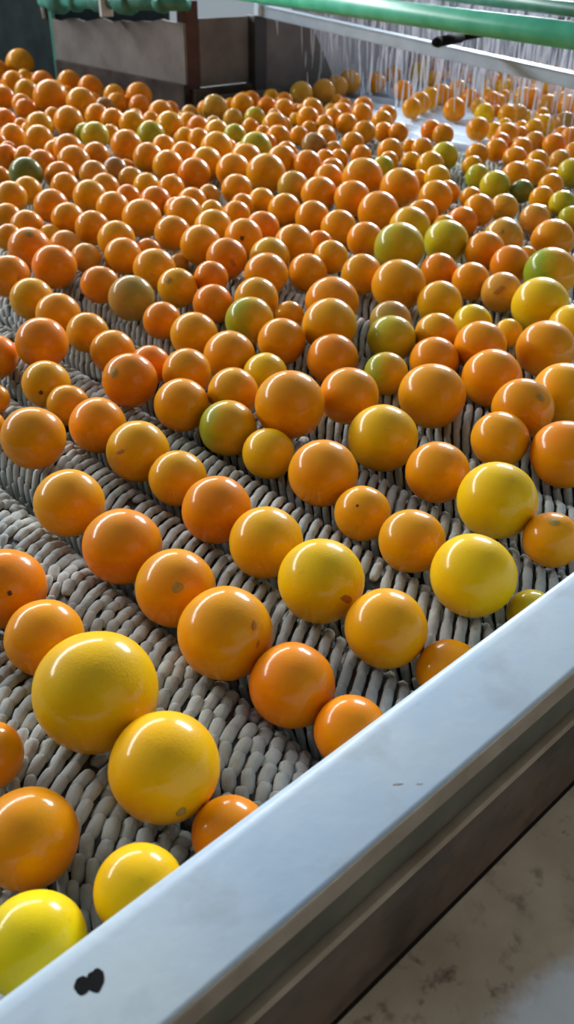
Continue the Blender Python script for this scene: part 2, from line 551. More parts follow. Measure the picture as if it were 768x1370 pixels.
FRUIT = [
(1.9827, 3.9197, 0.1152, 0.062, 'o', 'topmost orange fruit at the far left, below the dark machine housing'),
(1.7376, 3.5163, 0.0992, 0.0463, 'o', 'orange fruit, second directly below the topmost far left fruit'),
(1.8487, 3.4847, 0.0942, 0.0469, 'd', 'deep orange fruit, to the upper left of the large upper left orange'),
(1.663, 3.2713, 0.1031, 0.0437, 'o', 'orange fruit, closest directly left of the large upper left orange'),
(1.6199, 3.007, 0.1172, 0.0615, 'o', 'large orange fruit in the heap at the far upper left'),
(1.9009, 3.3603, 0.1062, 0.0462, 'o', 'orange fruit, to the upper right of the large upper left orange'),
(1.8832, 3.1749, 0.1065, 0.0477, 'd', 'deep orange fruit, third directly right of the large upper left orange'),
(1.885, 3.0119, 0.0991, 0.0402, 'o', 'orange fruit, third to the upper right of the pale sided green fruit'),
(1.847, 2.9357, 0.0856, 0.0394, 'o', 'orange fruit, second to the upper right of the pale sided green fruit'),
(1.6583, 2.8658, 0.1115, 0.0517, 'o', 'large orange fruit, second directly right of the large upper left orange'),
(1.5272, 3.1842, 0.1019, 0.0419, 'd', 'deep orange fruit, to the lower left of the topmost far left fruit'),
(1.4832, 2.6558, 0.0978, 0.0479, 'o', 'orange fruit, to the upper left of the pale sided green fruit'),
(1.6156, 2.6995, 0.0945, 0.0414, 'o', 'orange fruit, closest directly above the pale sided green fruit'),
(1.6155, 2.6041, 0.0936, 0.0406, 'o', 'orange fruit, closest to the upper right of the pale sided green fruit'),
(1.3711, 2.6407, 0.0982, 0.044, 'a', 'amber fruit, second directly below the large upper left orange'),
(1.3681, 2.8662, 0.0879, 0.0354, 'd', 'deep orange fruit, third to the lower left of the large upper left orange'),
(1.2407, 2.5683, 0.0908, 0.0397, 'o', 'orange fruit, third directly above the dark green fruit'),
(1.2673, 2.4562, 0.1001, 0.0412, 'o', 'orange fruit, second directly above the dark green fruit'),
(1.4164, 2.3905, 0.1013, 0.0419, 'g', 'green topped fruit with a pale left side, in the upper left'),
(1.4812, 2.5616, 0.078, 0.0314, 'g', 'small yellow-green fruit, directly left of the pale sided green fruit'),
(1.5043, 2.4492, 0.0873, 0.0307, 'o', 'small orange fruit, directly right of the pale sided green fruit'),
(1.9311, 2.9166, 0.1041, 0.0489, 'o', 'large orange fruit, third directly above the rear yellow-green fruit'),
(1.8605, 2.8101, 0.0905, 0.0385, 'd', 'deep orange fruit, second directly above the rear yellow-green fruit'),
(1.8468, 2.6626, 0.0887, 0.043, 'o', 'orange fruit, second to the upper right of the rear yellow-green fruit'),
(1.6225, 2.5011, 0.0979, 0.0423, 'o', 'orange fruit, to the upper left of the rear yellow-green fruit'),
(1.7236, 2.4391, 0.0915, 0.0453, 'a', 'amber fruit, closest to the upper right of the rear yellow-green fruit'),
(1.5971, 2.3623, 0.0875, 0.0434, 'g', 'yellow-green fruit at the rear of the left heap'),
(1.8382, 2.4915, 0.0839, 0.033, 'o', 'orange fruit, second to the lower left of the lone corner fruit'),
(1.7596, 2.3358, 0.0954, 0.0367, 'd', 'deep orange fruit, closest to the lower left of the lone corner fruit'),
(1.997, 2.5517, 0.1029, 0.046, 'm', 'lone amber-brown fruit at the dark corner of the far wall'),
(1.7576, 2.2382, 0.0968, 0.0384, 'a', 'amber fruit, directly left of the small yellow-green fruit'),
(1.7699, 2.1654, 0.0963, 0.0354, 'g', 'small yellow-green fruit near the dark far wall'),
(1.6568, 2.1977, 0.0936, 0.0323, 'o', 'orange fruit, third to the lower left of the lone corner fruit'),
(1.4029, 2.2024, 0.1045, 0.0445, 'd', 'tall round deep orange fruit in the upper left heap'),
(2.1279, 2.5585, 0.0997, 0.0414, 'o', 'orange fruit, to the upper left of the lime topped fruit'),
(2.2302, 2.5414, 0.0876, 0.0361, 'd', 'deep orange fruit, closest to the upper right of the lime topped fruit'),
(2.2292, 2.4472, 0.0896, 0.0384, 'o', 'orange fruit, second directly right of the lime topped fruit'),
(2.4868, 2.6325, 0.1004, 0.0447, 'm', 'tan-orange fruit, third directly left of the far wall end fruit'),
(2.604, 2.6282, 0.0992, 0.0456, 'm', 'tan-orange fruit, second directly left of the far wall end fruit'),
(2.7333, 2.682, 0.0991, 0.0437, 'm', 'tan-orange fruit, closest directly left of the far wall end fruit'),
(2.8503, 2.7281, 0.1018, 0.0483, 'm', 'dull orange fruit ending the row along the far wall, touching the spray'),
(2.2616, 2.3387, 0.1002, 0.0406, 'o', 'orange fruit, third directly above the brown rotten fruit'),
(2.1395, 2.2295, 0.0985, 0.0387, 'o', 'orange fruit, second directly above the brown rotten fruit'),
(1.9749, 1.9764, 0.0926, 0.0327, 'o', 'orange fruit, second to the upper right of the brown rotten fruit'),
(2.2272, 2.1322, 0.086, 0.036, 'o', 'orange fruit, fifth to the upper right of the brown rotten fruit'),
(1.9853, 2.4356, 0.0859, 0.0337, 'm', 'tan-orange fruit, directly above the small yellow-green fruit'),
(2.0168, 2.3588, 0.0958, 0.036, 'g', 'small lime topped fruit right below the dark post'),
(1.9829, 2.219, 0.0948, 0.0428, 'o', 'orange fruit, closest directly right of the lime topped fruit'),
(1.8675, 2.0758, 0.0927, 0.038, 'o', 'orange fruit, to the upper right of the greenish amber fruit'),
(1.8746, 1.9246, 0.0935, 0.0367, 'b', 'dull brown, almost rotten looking fruit at the upper centre'),
(2.4813, 2.2972, 0.0924, 0.039, 'd', 'deep orange fruit, closest to the lower left of the leftmost sprayed fruit'),
(2.3675, 2.197, 0.0939, 0.0374, 'o', 'orange fruit, second to the lower left of the leftmost sprayed fruit'),
(2.3507, 2.0862, 0.0866, 0.0365, 'o', 'orange fruit, second to the lower left of the lone fruit on wet rollers'),
(2.1303, 1.9626, 0.0952, 0.0365, 'o', 'orange fruit, third to the upper left of the sage green fruit'),
(2.2314, 1.9712, 0.0836, 0.032, 'o', 'small orange fruit, directly above the sage green fruit'),
(2.2329, 1.9082, 0.0906, 0.0315, 'd', 'small deep orange fruit, fourth to the upper right of the sage green fruit'),
(2.3557, 1.8749, 0.087, 0.0347, 'd', 'deep orange fruit, to the upper left of the rear olive fruit'),
(2.3355, 1.8092, 0.0877, 0.034, 'd', 'deep orange fruit, directly above the rear olive fruit'),
(2.9718, 2.6869, 0.0942, 0.042, 'd', 'pinkish orange fruit blurred by falling water, left of all the sprayed ones'),
(2.8777, 2.4547, 0.0992, 0.0397, 'd', 'single reddish orange fruit standing alone on the wet white rollers'),
(3.3411, 2.7702, 0.097, 0.045, 'a', 'amber fruit, closest to the upper right of the lone fruit on wet rollers'),
(2.6138, 2.18, 0.0923, 0.036, 'o', 'orange fruit, closest to the lower right of the lone fruit on wet rollers'),
(2.726, 2.2361, 0.0929, 0.0403, 'o', 'orange fruit, second to the lower right of the lone fruit on wet rollers'),
(2.8443, 2.2872, 0.092, 0.0415, 'o', 'orange fruit, closest directly right of the lone fruit on wet rollers'),
(2.9623, 2.3276, 0.0905, 0.0427, 'd', 'deep orange fruit, third directly right of the lone fruit on wet rollers'),
(2.7191, 2.068, 0.0916, 0.0419, 'd', 'deep orange fruit, closest to the upper left of the bare roller fruit'),
(3.1016, 2.3557, 0.095, 0.0405, 'm', 'tan-orange fruit, second to the upper left of the bare roller fruit'),
(2.7402, 1.9508, 0.0923, 0.0353, 'y', 'yellow fruit, closest to the upper right of the bare roller fruit'),
(2.482, 1.7851, 0.0914, 0.0378, 'o', 'round orange fruit standing alone at the end of a bare wet roller'),
(2.7692, 1.8729, 0.0947, 0.0349, 'o', 'orange fruit, third to the upper right of the bare roller fruit'),
(3.1383, 2.0659, 0.0984, 0.0385, 'a', 'amber fruit, third to the upper left of the brownish sprayed fruit'),
(3.1053, 1.994, 0.1016, 0.0407, 'd', 'deep orange fruit, second to the upper left of the brownish sprayed fruit'),
(3.0857, 1.9162, 0.092, 0.0401, 'm', 'tan-orange fruit, closest to the upper left of the brownish sprayed fruit'),
(3.098, 1.8378, 0.0996, 0.0397, 'o', 'orange fruit, directly above the brownish sprayed fruit'),
(2.8459, 1.688, 0.0877, 0.037, 'b', 'brownish orange fruit under the spray near the right edge'),
(2.7286, 1.6946, 0.0895, 0.0362, 'a', 'amber fruit, closest directly left of the brownish sprayed fruit'),
(2.4848, 1.6725, 0.0915, 0.0369, 'o', 'orange fruit, closest directly right of the bare roller fruit'),
(2.364, 1.6105, 0.0882, 0.0329, 'd', 'small deep orange fruit, closest to the lower right of the bare roller fruit'),
(2.2532, 1.5445, 0.0925, 0.034, 'o', 'orange fruit, second to the lower right of the bare roller fruit'),
(2.1555, 1.5413, 0.0928, 0.0332, 'o', "orange fruit, directly above the green trio's left fruit"),
(2.0404, 1.4685, 0.0878, 0.0295, 'a', "small amber fruit, to the upper left of the green trio's left fruit"),
(1.9771, 1.4017, 0.081, 0.033, 'g', 'yellowish green fruit, left one of a green trio at the upper right'),
(1.8799, 1.2777, 0.0952, 0.0372, 'g', 'yellow-green fruit, middle and largest of a green trio at the upper right'),
(1.9153, 1.2208, 0.088, 0.0295, 'G', 'dark green fruit, right one of a green trio at the upper right'),
(2.2268, 1.459, 0.0853, 0.0355, 'o', "orange fruit, second directly above the green trio's right fruit"),
(2.3605, 1.5287, 0.0863, 0.0323, 'o', "small orange fruit, third directly above the green trio's right fruit"),
(2.4774, 1.5625, 0.0847, 0.0334, 'm', 'small tan-orange fruit, second to the lower left of the brownish sprayed fruit'),
(2.2387, 1.3919, 0.088, 0.0327, 'a', "small amber fruit, second to the upper right of the green trio's right fruit"),
(2.4783, 1.4939, 0.0879, 0.0354, 'd', 'deep orange fruit, closest to the lower left of the brownish sprayed fruit'),
(2.6194, 1.5254, 0.0891, 0.0315, 'd', 'small deep orange fruit, directly below the brownish sprayed fruit'),
(2.4681, 1.4151, 0.0784, 0.0322, 'd', 'small deep orange fruit, directly above the edge-cut green fruit'),
(2.3457, 1.3855, 0.0778, 0.0311, 'm', 'small tan-orange fruit, to the upper left of the edge-cut green fruit'),
(2.1581, 1.2351, 0.0966, 0.0373, 'g', 'yellow-green fruit cut by the right edge, above the other green ones there'),
(2.0131, 1.3087, 0.0962, 0.0367, 'o', "orange fruit, closest directly above the green trio's right fruit"),
(2.115, 1.3185, 0.088, 0.0334, 'o', "small orange fruit, closest to the upper right of the green trio's right fruit"),
(2.0049, 1.1957, 0.0902, 0.032, 'o', 'orange fruit, to the lower left of the edge-cut green fruit'),
(1.8852, 1.1427, 0.0892, 0.0303, 'o', "small orange fruit, closest to the lower right of the green trio's right fruit"),
(1.8773, 1.0815, 0.0915, 0.0315, 'g', 'small yellow-green fruit, closest directly below the edge-cut green fruit'),
(1.8448, 1.0334, 0.0738, 0.0292, 'g', 'small yellow-green fruit, second directly below the edge-cut green fruit'),
(1.7358, 1.0617, 0.0849, 0.0339, 'm', "tan-orange fruit, second to the lower right of the green trio's right fruit"),
(1.7674, 1.2643, 0.0864, 0.0268, 'o', "small orange fruit, directly below the green trio's left fruit"),
(1.6643, 1.1647, 0.095, 0.0358, 'o', "orange fruit, to the lower left of the green trio's middle fruit"),
(1.7478, 1.1546, 0.0888, 0.0331, 'm', "tan-orange fruit, directly below the green trio's middle fruit"),
(1.5952, 1.1557, 0.0823, 0.0351, 'd', 'deep orange fruit, to the upper right of the pale green fruit'),
(1.2508, 2.2603, 0.104, 0.0412, 'o', 'orange fruit, closest to the lower left of the pale sided green fruit'),
(1.2475, 2.332, 0.0861, 0.0327, 'o', 'orange fruit, second to the upper right of the dark green fruit'),
(1.1397, 2.3036, 0.0913, 0.0294, 'o', 'small orange fruit, closest directly above the dark green fruit'),
(1.112, 2.3631, 0.0848, 0.0366, 'd', 'deep orange fruit, closest to the upper left of the dark green fruit'),
(1.1297, 2.1961, 0.0931, 0.0373, 'd', 'deep orange fruit, closest to the upper right of the dark green fruit'),
(1.1988, 2.1444, 0.0962, 0.044, 'o', 'orange fruit, second to the lower left of the pale sided green fruit'),
(1.2786, 2.1649, 0.0983, 0.0384, 'd', 'deep orange fruit, directly below the pale sided green fruit'),
(1.2553, 2.0345, 0.0887, 0.0326, 'b', 'dull grey-green fruit among oranges in the upper left heap'),
(1.165, 1.9932, 0.0954, 0.0356, 'm', 'tan-orange fruit, directly left of the grey-green fruit'),
(1.026, 2.0811, 0.101, 0.0414, 'G', 'dark green fruit with a bluish sheen at the far left'),
(1.1111, 2.0685, 0.086, 0.0381, 'd', 'deep orange fruit, closest directly right of the dark green fruit'),
(1.0521, 1.9393, 0.0929, 0.0345, 'o', 'orange fruit, second directly right of the dark green fruit'),
(0.9952, 2.1711, 0.0804, 0.0296, 'd', 'small deep orange fruit, directly left of the dark green fruit'),
(0.9865, 2.0061, 0.0814, 0.0346, 'a', 'amber fruit, directly below the dark green fruit'),
(0.9005, 1.9186, 0.0958, 0.0364, 'o', 'orange fruit, to the lower left of the dark green fruit'),
(1.1242, 1.8773, 0.0902, 0.0365, 'o', 'orange fruit, closest to the lower left of the grey-green fruit'),
(1.0385, 1.8039, 0.0983, 0.0384, 'a', 'amber fruit, second to the lower left of the grey-green fruit'),
(0.9313, 1.789, 0.0968, 0.0388, 'd', 'deep orange fruit, to the lower right of the dark green fruit'),
(1.0298, 1.6931, 0.0969, 0.037, 'o', 'orange fruit, closest directly below the grey-green fruit'),
(0.9101, 1.6815, 0.0954, 0.0354, 'o', 'orange fruit, second to the upper right of the dimpled fruit'),
(0.8538, 1.8543, 0.0717, 0.0319, 'o', 'orange fruit, second to the upper left of the dimpled fruit'),
(0.8352, 1.7245, 0.0827, 0.0353, 'o', 'orange fruit, directly above the dimpled fruit'),
(0.9134, 1.5885, 0.0961, 0.0361, 'o', 'orange fruit, second directly below the grey-green fruit'),
(1.1306, 1.7873, 0.0856, 0.03, 'd', 'small deep orange fruit, second to the lower right of the grey-green fruit'),
(1.5154, 2.1802, 0.0926, 0.0336, 'o', 'orange fruit, closest to the lower right of the rear yellow-green fruit'),
(1.4913, 2.0504, 0.0919, 0.0393, 'o', 'orange fruit, third to the lower right of the rear yellow-green fruit'),
(1.381, 2.0646, 0.0976, 0.0406, 'o', 'orange fruit, closest directly below the rear yellow-green fruit'),
(1.3712, 1.9577, 0.0957, 0.0416, 'o', 'orange fruit, second to the lower right of the rear yellow-green fruit'),
(1.4832, 1.9382, 0.0919, 0.0426, 'a', 'amber fruit, second to the lower left of the small yellow-green fruit'),
(1.369, 1.8409, 0.0957, 0.0423, 'd', 'deep orange fruit, third to the lower left of the small yellow-green fruit'),
(1.2421, 1.9422, 0.0827, 0.0317, 'm', 'small tan-orange fruit, closest to the lower right of the grey-green fruit'),
(1.2366, 1.8644, 0.0814, 0.0331, 'a', 'amber fruit, third to the lower right of the grey-green fruit'),
(1.2538, 1.7831, 0.0886, 0.0329, 'o', 'orange fruit, second directly below the rear yellow-green fruit'),
(1.1386, 1.6845, 0.0943, 0.0363, 'd', 'deep orange fruit, fourth to the lower right of the grey-green fruit'),
(1.2312, 1.6693, 0.0809, 0.0354, 'o', 'orange fruit, second to the upper left of the single spotted fruit'),
(1.0229, 1.5684, 0.1015, 0.0421, 'o', 'orange fruit, fifth to the lower right of the grey-green fruit'),
(1.1259, 1.556, 0.0946, 0.0399, 'o', 'orange fruit, second to the upper left of the grey scratched fruit'),
(1.2349, 1.6004, 0.0738, 0.0274, 'a', 'small amber fruit, closest to the upper left of the single spotted fruit'),
(1.4778, 1.8169, 0.0923, 0.0455, 'o', 'orange fruit, second to the lower left of the greenish amber fruit'),
(1.3657, 1.6661, 0.0903, 0.0385, 'o', 'orange fruit, to the lower left of the large upper centre orange'),
(1.1172, 1.4447, 0.0913, 0.0401, 'a', 'amber fruit, directly left of the single spotted fruit'),
(1.2398, 1.5167, 0.082, 0.0321, 'o', 'orange fruit, directly above the single spotted fruit'),
(1.6053, 2.0463, 0.0965, 0.0474, 'a', 'amber fruit, closest to the lower left of the small yellow-green fruit'),
(1.6572, 1.9357, 0.1064, 0.0465, 'g', 'greenish amber fruit, larger than its neighbours, near the upper centre'),
(1.5804, 1.8872, 0.0941, 0.0452, 'o', 'orange fruit, closest to the lower left of the greenish amber fruit'),
(1.4929, 1.7035, 0.1044, 0.0504, 'o', 'large orange fruit standing out among smaller ones at the upper centre'),
(1.6396, 1.8067, 0.0996, 0.0404, 'o', 'orange fruit, to the upper right of the large upper centre orange'),
(1.7558, 1.9156, 0.0887, 0.0309, 'o', 'small orange fruit, directly left of the brown rotten fruit'),
(1.6655, 1.7332, 0.0978, 0.0376, 'd', 'deep orange fruit, directly below the brown rotten fruit'),
(1.788, 1.7888, 0.087, 0.0279, 'o', 'small orange fruit, closest to the lower right of the brown rotten fruit'),
(1.7277, 1.701, 0.0803, 0.0336, 'o', 'orange fruit, third to the lower right of the brown rotten fruit'),
(1.6151, 1.6021, 0.0907, 0.0381, 'o', 'orange fruit, second directly right of the grey-patched fruit'),
(1.4902, 1.5994, 0.0913, 0.0391, 'm', 'amber fruit with a grey-green lower left patch, upper centre'),
(1.4839, 1.5002, 0.0933, 0.0436, 'o', 'orange fruit, closest directly right of the grey-patched fruit'),
(1.5004, 1.4071, 0.0985, 0.0425, 'o', 'orange fruit, second to the lower left of the sage green fruit'),
(1.3643, 1.5728, 0.0823, 0.0319, 'a', 'amber fruit, directly below the large upper centre orange'),
(1.3525, 1.4779, 0.0828, 0.0382, 'o', 'orange fruit, directly below the grey-patched fruit'),
(1.3526, 1.386, 0.0836, 0.0388, 'o', 'orange fruit, closest to the lower right of the grey-patched fruit'),
(1.3487, 1.2998, 0.0818, 0.0395, 'o', 'orange fruit, second to the lower right of the grey-patched fruit'),
(1.2238, 1.4084, 0.0787, 0.0377, 'd', 'deep orange fruit, to the upper right of the single spotted fruit'),
(1.9942, 1.8801, 0.0904, 0.0348, 'o', 'orange fruit, second to the upper left of the sage green fruit'),
(1.887, 1.7442, 0.0897, 0.0305, 'd', 'small deep orange fruit, closest to the upper left of the sage green fruit'),
(1.9889, 1.7251, 0.0922, 0.0383, 'o', 'orange fruit, second to the upper right of the sage green fruit'),
(1.8565, 1.6328, 0.082, 0.0318, 'g', 'pale sage green fruit tucked between two large oranges'),
(1.9856, 1.6412, 0.0799, 0.0282, 'a', 'small amber fruit, directly right of the sage green fruit'),
(2.1169, 1.7115, 0.0871, 0.0319, 'o', 'small orange fruit, directly left of the rear olive fruit'),
(2.0424, 1.5706, 0.0975, 0.0395, 'g', 'olive fruit at the edge of the bare wet rollers'),
(1.9667, 1.5557, 0.0848, 0.0387, 'a', 'amber fruit, closest to the lower left of the rear olive fruit'),
(1.8583, 1.4429, 0.0874, 0.0344, 'a', 'amber fruit, closest directly below the rear olive fruit'),
(1.6303, 1.4974, 0.1091, 0.0513, 'o', 'large orange fruit, closest to the lower left of the sage green fruit'),
(1.6416, 1.3841, 0.1071, 0.0476, 'o', 'large orange fruit, to the lower right of the sage green fruit'),
(1.6515, 1.2827, 0.1008, 0.0408, 'o', 'orange fruit, second directly below the rear olive fruit'),
(1.7544, 1.3278, 0.0885, 0.0311, 'o', "small orange fruit, to the lower left of the green trio's left fruit"),
(1.4775, 1.3027, 0.0931, 0.0463, 'o', 'orange fruit, to the upper left of the long oval green fruit'),
(1.5205, 1.2126, 0.0964, 0.0367, 'o', 'orange fruit, to the upper left of the pale green fruit'),
(1.4152, 1.1573, 0.1027, 0.0432, 'a', 'amber fruit, to the upper right of the long oval green fruit'),
(0.8551, 1.6672, 0.0707, 0.0265, 'a', 'small amber fruit, closest to the upper right of the dimpled fruit'),
(0.7656, 1.6715, 0.0847, 0.0275, 'o', 'small orange fruit, closest to the upper left of the dimpled fruit'),
(0.7488, 1.5502, 0.0937, 0.0415, 'd', 'large deep orange fruit with a dark dimple on top, near the left edge', [('stem_scar', -0.129, -0.448, 0.885, 0.222)]),
(0.8379, 1.5722, 0.0772, 0.0321, 'm', 'tan-orange fruit, closest directly right of the dimpled fruit'),
(0.7387, 1.4395, 0.0885, 0.0412, 'd', 'deep orange fruit, to the lower right of the dimpled fruit'),
(0.8194, 1.4632, 0.0833, 0.0291, 'm', 'small tan-orange fruit, second directly right of the dimpled fruit'),
(0.9033, 1.4828, 0.0975, 0.0378, 'a', 'amber fruit, second directly above the mottled brown fruit'),
(0.871, 1.4112, 0.0891, 0.0365, 'o', 'orange fruit, closest directly above the mottled brown fruit'),
(0.6406, 1.4251, 0.0951, 0.038, 'd', 'deep orange fruit, to the lower left of the dimpled fruit', [('blemish', 0.012, -0.983, 0.184, 0.148)]),
(0.7523, 1.3045, 0.0876, 0.0345, 'd', 'deep orange fruit, to the upper left of the mottled brown fruit'),
(0.6252, 1.3149, 0.0885, 0.0367, 'a', 'amber fruit, directly below the dimpled fruit'),
(0.6236, 1.2254, 0.0876, 0.0366, 'o', 'orange fruit, second directly above the dark spotted amber fruit'),
(0.7506, 1.2022, 0.0921, 0.0393, 'b2', 'mottled brown and orange fruit with a dull skin, left of centre'),
(1.0195, 1.4539, 0.0961, 0.0373, 'o', 'orange fruit, second directly above the rough scarred amber fruit'),
(1.0084, 1.3451, 0.0997, 0.0403, 'o', 'orange fruit, closest to the upper left of the grey scratched fruit'),
(1.1216, 1.3491, 0.0918, 0.0389, 'o', 'orange fruit with one dark spot in the middle of its face', [('dark_spot', -0.671, -0.687, 0.28, 0.125)]),
(1.0042, 1.2598, 0.0943, 0.0392, 'd', 'deep orange fruit with a greyish scratch across its lower half', [('blemish', -0.343, -0.936, 0.083, 0.231)]),
(0.9333, 1.4187, 0.0837, 0.0265, 'd', 'small deep orange fruit, second to the upper left of the rough scarred amber fruit'),
(0.8703, 1.3054, 0.0907, 0.0395, 'a', 'amber fruit, closest to the upper left of the rough scarred amber fruit'),
(0.9201, 1.2002, 0.0907, 0.0311, 'd', 'deep orange fruit, to the lower left of the grey scratched fruit'),
(0.8557, 1.2153, 0.0826, 0.0355, 'a', 'amber fruit with a rough brown stem scar on its upper left', [('stem_scar', -0.71, -0.257, 0.655, 0.185)]),
(0.8596, 1.1186, 0.0794, 0.0347, 'd', 'deep orange fruit, to the lower right of the rough scarred amber fruit'),
(1.1544, 1.2335, 0.0991, 0.0392, 'o', 'orange fruit, to the upper right of the round fruit above the olive tinted one'),
(1.0776, 1.2184, 0.0906, 0.0396, 'a', 'amber fruit, directly above the round fruit above the olive tinted one'),
(1.0019, 1.1427, 0.0948, 0.0403, 'o', 'round deep orange fruit a little above the olive tinted one'),
(1.0972, 1.1327, 0.0799, 0.0371, 'o', 'orange fruit, closest directly right of the round fruit above the olive tinted one'),
(1.1659, 1.1408, 0.0931, 0.0334, 'a', 'amber fruit, second directly right of the round fruit above the olive tinted one'),
(0.9005, 1.0515, 0.097, 0.0376, 'o', 'orange fruit, directly above the olive tinted fruit'),
(0.8425, 1.0012, 0.0887, 0.0396, 'g2', 'olive tinted fruit, orange on its left, left of the picture centre'),
(0.9905, 0.9617, 0.0955, 0.0452, 'o', 'large orange fruit, to the upper left of the green-topped yellow fruit'),
(1.292, 1.1698, 0.0964, 0.0369, 'o', 'orange fruit, directly left of the long oval green fruit'),
(1.1361, 1.0304, 0.095, 0.0376, 'o', 'orange fruit, to the lower left of the long oval green fruit'),
(1.2736, 1.0624, 0.1086, 0.0489, 'g', 'long oval yellow-green fruit, the widest of the upper right'),
(1.3915, 1.0411, 0.1033, 0.0442, 'g', 'pale green round fruit touching the long oval green one'),
(1.1265, 0.9338, 0.1022, 0.047, 'o', 'large orange fruit, directly below the long oval green fruit'),
(1.2653, 0.9553, 0.0924, 0.0339, 'd', 'deep orange fruit, directly below the pale green fruit'),
(1.1311, 0.8445, 0.0941, 0.0379, 'a', 'amber fruit, to the upper right of the green-topped yellow fruit'),
(1.513, 0.9899, 0.0992, 0.0405, 'm', 'tan yellow fruit with a dark stem pit on top', [('stem_scar', -0.743, -0.333, 0.581, 0.12)]),
(1.4111, 0.9606, 0.0995, 0.0386, 'o', 'orange fruit, to the lower left of the stem-pitted fruit'),
(1.6027, 0.9297, 0.0916, 0.0442, 'o', 'orange fruit, directly above the bright green fruit'),
(1.3884, 0.8844, 0.0959, 0.0374, 'd', 'deep orange fruit, directly below the stem-pitted fruit'),
(1.5002, 0.9207, 0.0787, 0.0238, 'o', 'small orange fruit, to the upper left of the bright green fruit'),
(1.3822, 0.7937, 0.1049, 0.0474, 'G2', 'bright green fruit turning orange on its right side, at the right edge'),
(1.2665, 0.8819, 0.0931, 0.0344, 'o', 'orange fruit, directly left of the pink blotched fruit'),
(1.2609, 0.8108, 0.0931, 0.0354, 'm', 'dull orange fruit with a pinkish blotch, near the right edge', [('blemish', -0.827, -0.387, 0.408, 0.333)]),
(1.243, 0.7211, 0.1, 0.0472, 'y', 'large bright yellow fruit directly below the bright green one'),
(0.6244, 1.1379, 0.0839, 0.0329, 'o', 'orange fruit, to the lower left of the mottled brown fruit'),
(0.5343, 1.1145, 0.0986, 0.0389, 'd', 'deep orange fruit, closest directly above the dark spotted amber fruit'),
(0.4827, 1.1686, 0.0736, 0.0338, 'd', 'deep orange fruit, to the upper left of the dark spotted amber fruit'),
(0.617, 1.0542, 0.0811, 0.0338, 'o', 'orange fruit, to the upper left of the pale scarred fruit'),
(0.6311, 0.9763, 0.0831, 0.0295, 'd', 'small deep orange fruit, to the upper right of the pale scarred fruit'),
(0.5664, 0.93, 0.0947, 0.0381, 'd', 'orange fruit with a pale round stem scar on its upper left', [('stem_scar', -0.756, -0.203, 0.623, 0.162)]),
(0.489, 1.0262, 0.078, 0.0336, 'a', 'amber fruit with a small dark spot low on its left side', [('dark_spot', -0.643, -0.758, 0.108, 0.094)]),
(0.4863, 0.9646, 0.0699, 0.0286, 'o', 'small orange fruit, to the lower right of the dark spotted amber fruit'),
(0.4101, 1.025, 0.0809, 0.0212, 'o', 'small orange fruit, directly left of the dark spotted amber fruit'),
(0.3772, 0.9775, 0.0709, 0.0214, 'o', 'small orange fruit, directly left of the big lone left fruit'),
(0.7461, 1.1081, 0.0817, 0.0317, 'd', 'deep orange fruit, to the lower right of the mottled brown fruit'),
(0.7421, 1.0162, 0.086, 0.0374, 'a', 'amber fruit, directly below the rough scarred amber fruit'),
(0.736, 0.9219, 0.0844, 0.039, 'o', 'orange fruit, to the upper left of the pale yellow fruit'),
(0.8265, 0.9057, 0.0887, 0.0368, 'o', 'orange fruit, to the upper right of the pale yellow fruit'),
(0.9157, 0.9859, 0.0846, 0.0248, 'o', 'small orange fruit, directly right of the olive tinted fruit'),
(0.6432, 0.9027, 0.0924, 0.0348, 'o', 'orange fruit, directly right of the pale scarred fruit'),
(0.5865, 0.8391, 0.0854, 0.0369, 'o', 'orange fruit, to the upper left of the olive green fruit'),
(0.7417, 0.8471, 0.0801, 0.0324, 'y', 'pale yellow fruit peeking out between darker oranges near the centre'),
(0.6522, 0.8108, 0.0935, 0.0343, 'o', 'orange fruit, directly above the olive green fruit'),
(0.6714, 0.7184, 0.1051, 0.0453, 'o', 'large round deep orange fruit at the centre of the picture'),
(0.9035, 0.8797, 0.1028, 0.043, 'a', 'amber fruit, directly left of the green-topped yellow fruit'),
(0.8516, 0.8197, 0.0816, 0.039, 'd', 'deep orange fruit, directly left of the green and orange fruit'),
(1.0123, 0.8493, 0.0911, 0.0338, 'b2', 'dull tan fruit, directly above the green-topped yellow fruit'),
(0.9604, 0.8, 0.0903, 0.0377, 'g', 'yellow fruit with a green top, stacked in front of a dull tan one'),
(0.8713, 0.7308, 0.0833, 0.0324, 'g2', 'fruit green on the left and orange on the right, right of centre'),
(1.0206, 0.7601, 0.0935, 0.0346, 'a', 'amber fruit, directly right of the green-topped yellow fruit'),
(0.9575, 0.7121, 0.0854, 0.0366, 'o', 'orange fruit, directly above the wide glossy orange'),
(0.7599, 0.6975, 0.0961, 0.0401, 'o', 'orange fruit, to the lower left of the green and orange fruit'),
(0.8554, 0.6323, 0.0898, 0.0458, 'o', 'wide glossy orange fruit right of centre, broader than tall'),
(1.1219, 0.7666, 0.0843, 0.0318, 'y', 'yellow fruit, directly left of the small hidden yellow fruit'),
(1.1385, 0.7073, 0.0817, 0.024, 'y', 'small yellow fruit half hidden behind a wide orange at the right'),
(1.0256, 0.6813, 0.0988, 0.0392, 'o', 'orange fruit, to the lower left of the small hidden yellow fruit'),
(1.2145, 0.6414, 0.0916, 0.0379, 'y', 'yellow fruit, to the lower right of the yellow fruit under the green one'),
(1.1088, 0.6198, 0.0918, 0.0443, 'o', 'orange fruit, closest to the lower right of the small hidden yellow fruit'),
(0.974, 0.6192, 0.0848, 0.0428, 'o', 'orange fruit, closest directly below the small hidden yellow fruit'),
(0.9016, 0.5198, 0.0995, 0.04, 'o', 'orange fruit, second directly below the small hidden yellow fruit', [('stem_scar', -0.167, -0.664, 0.729, 0.146)]),
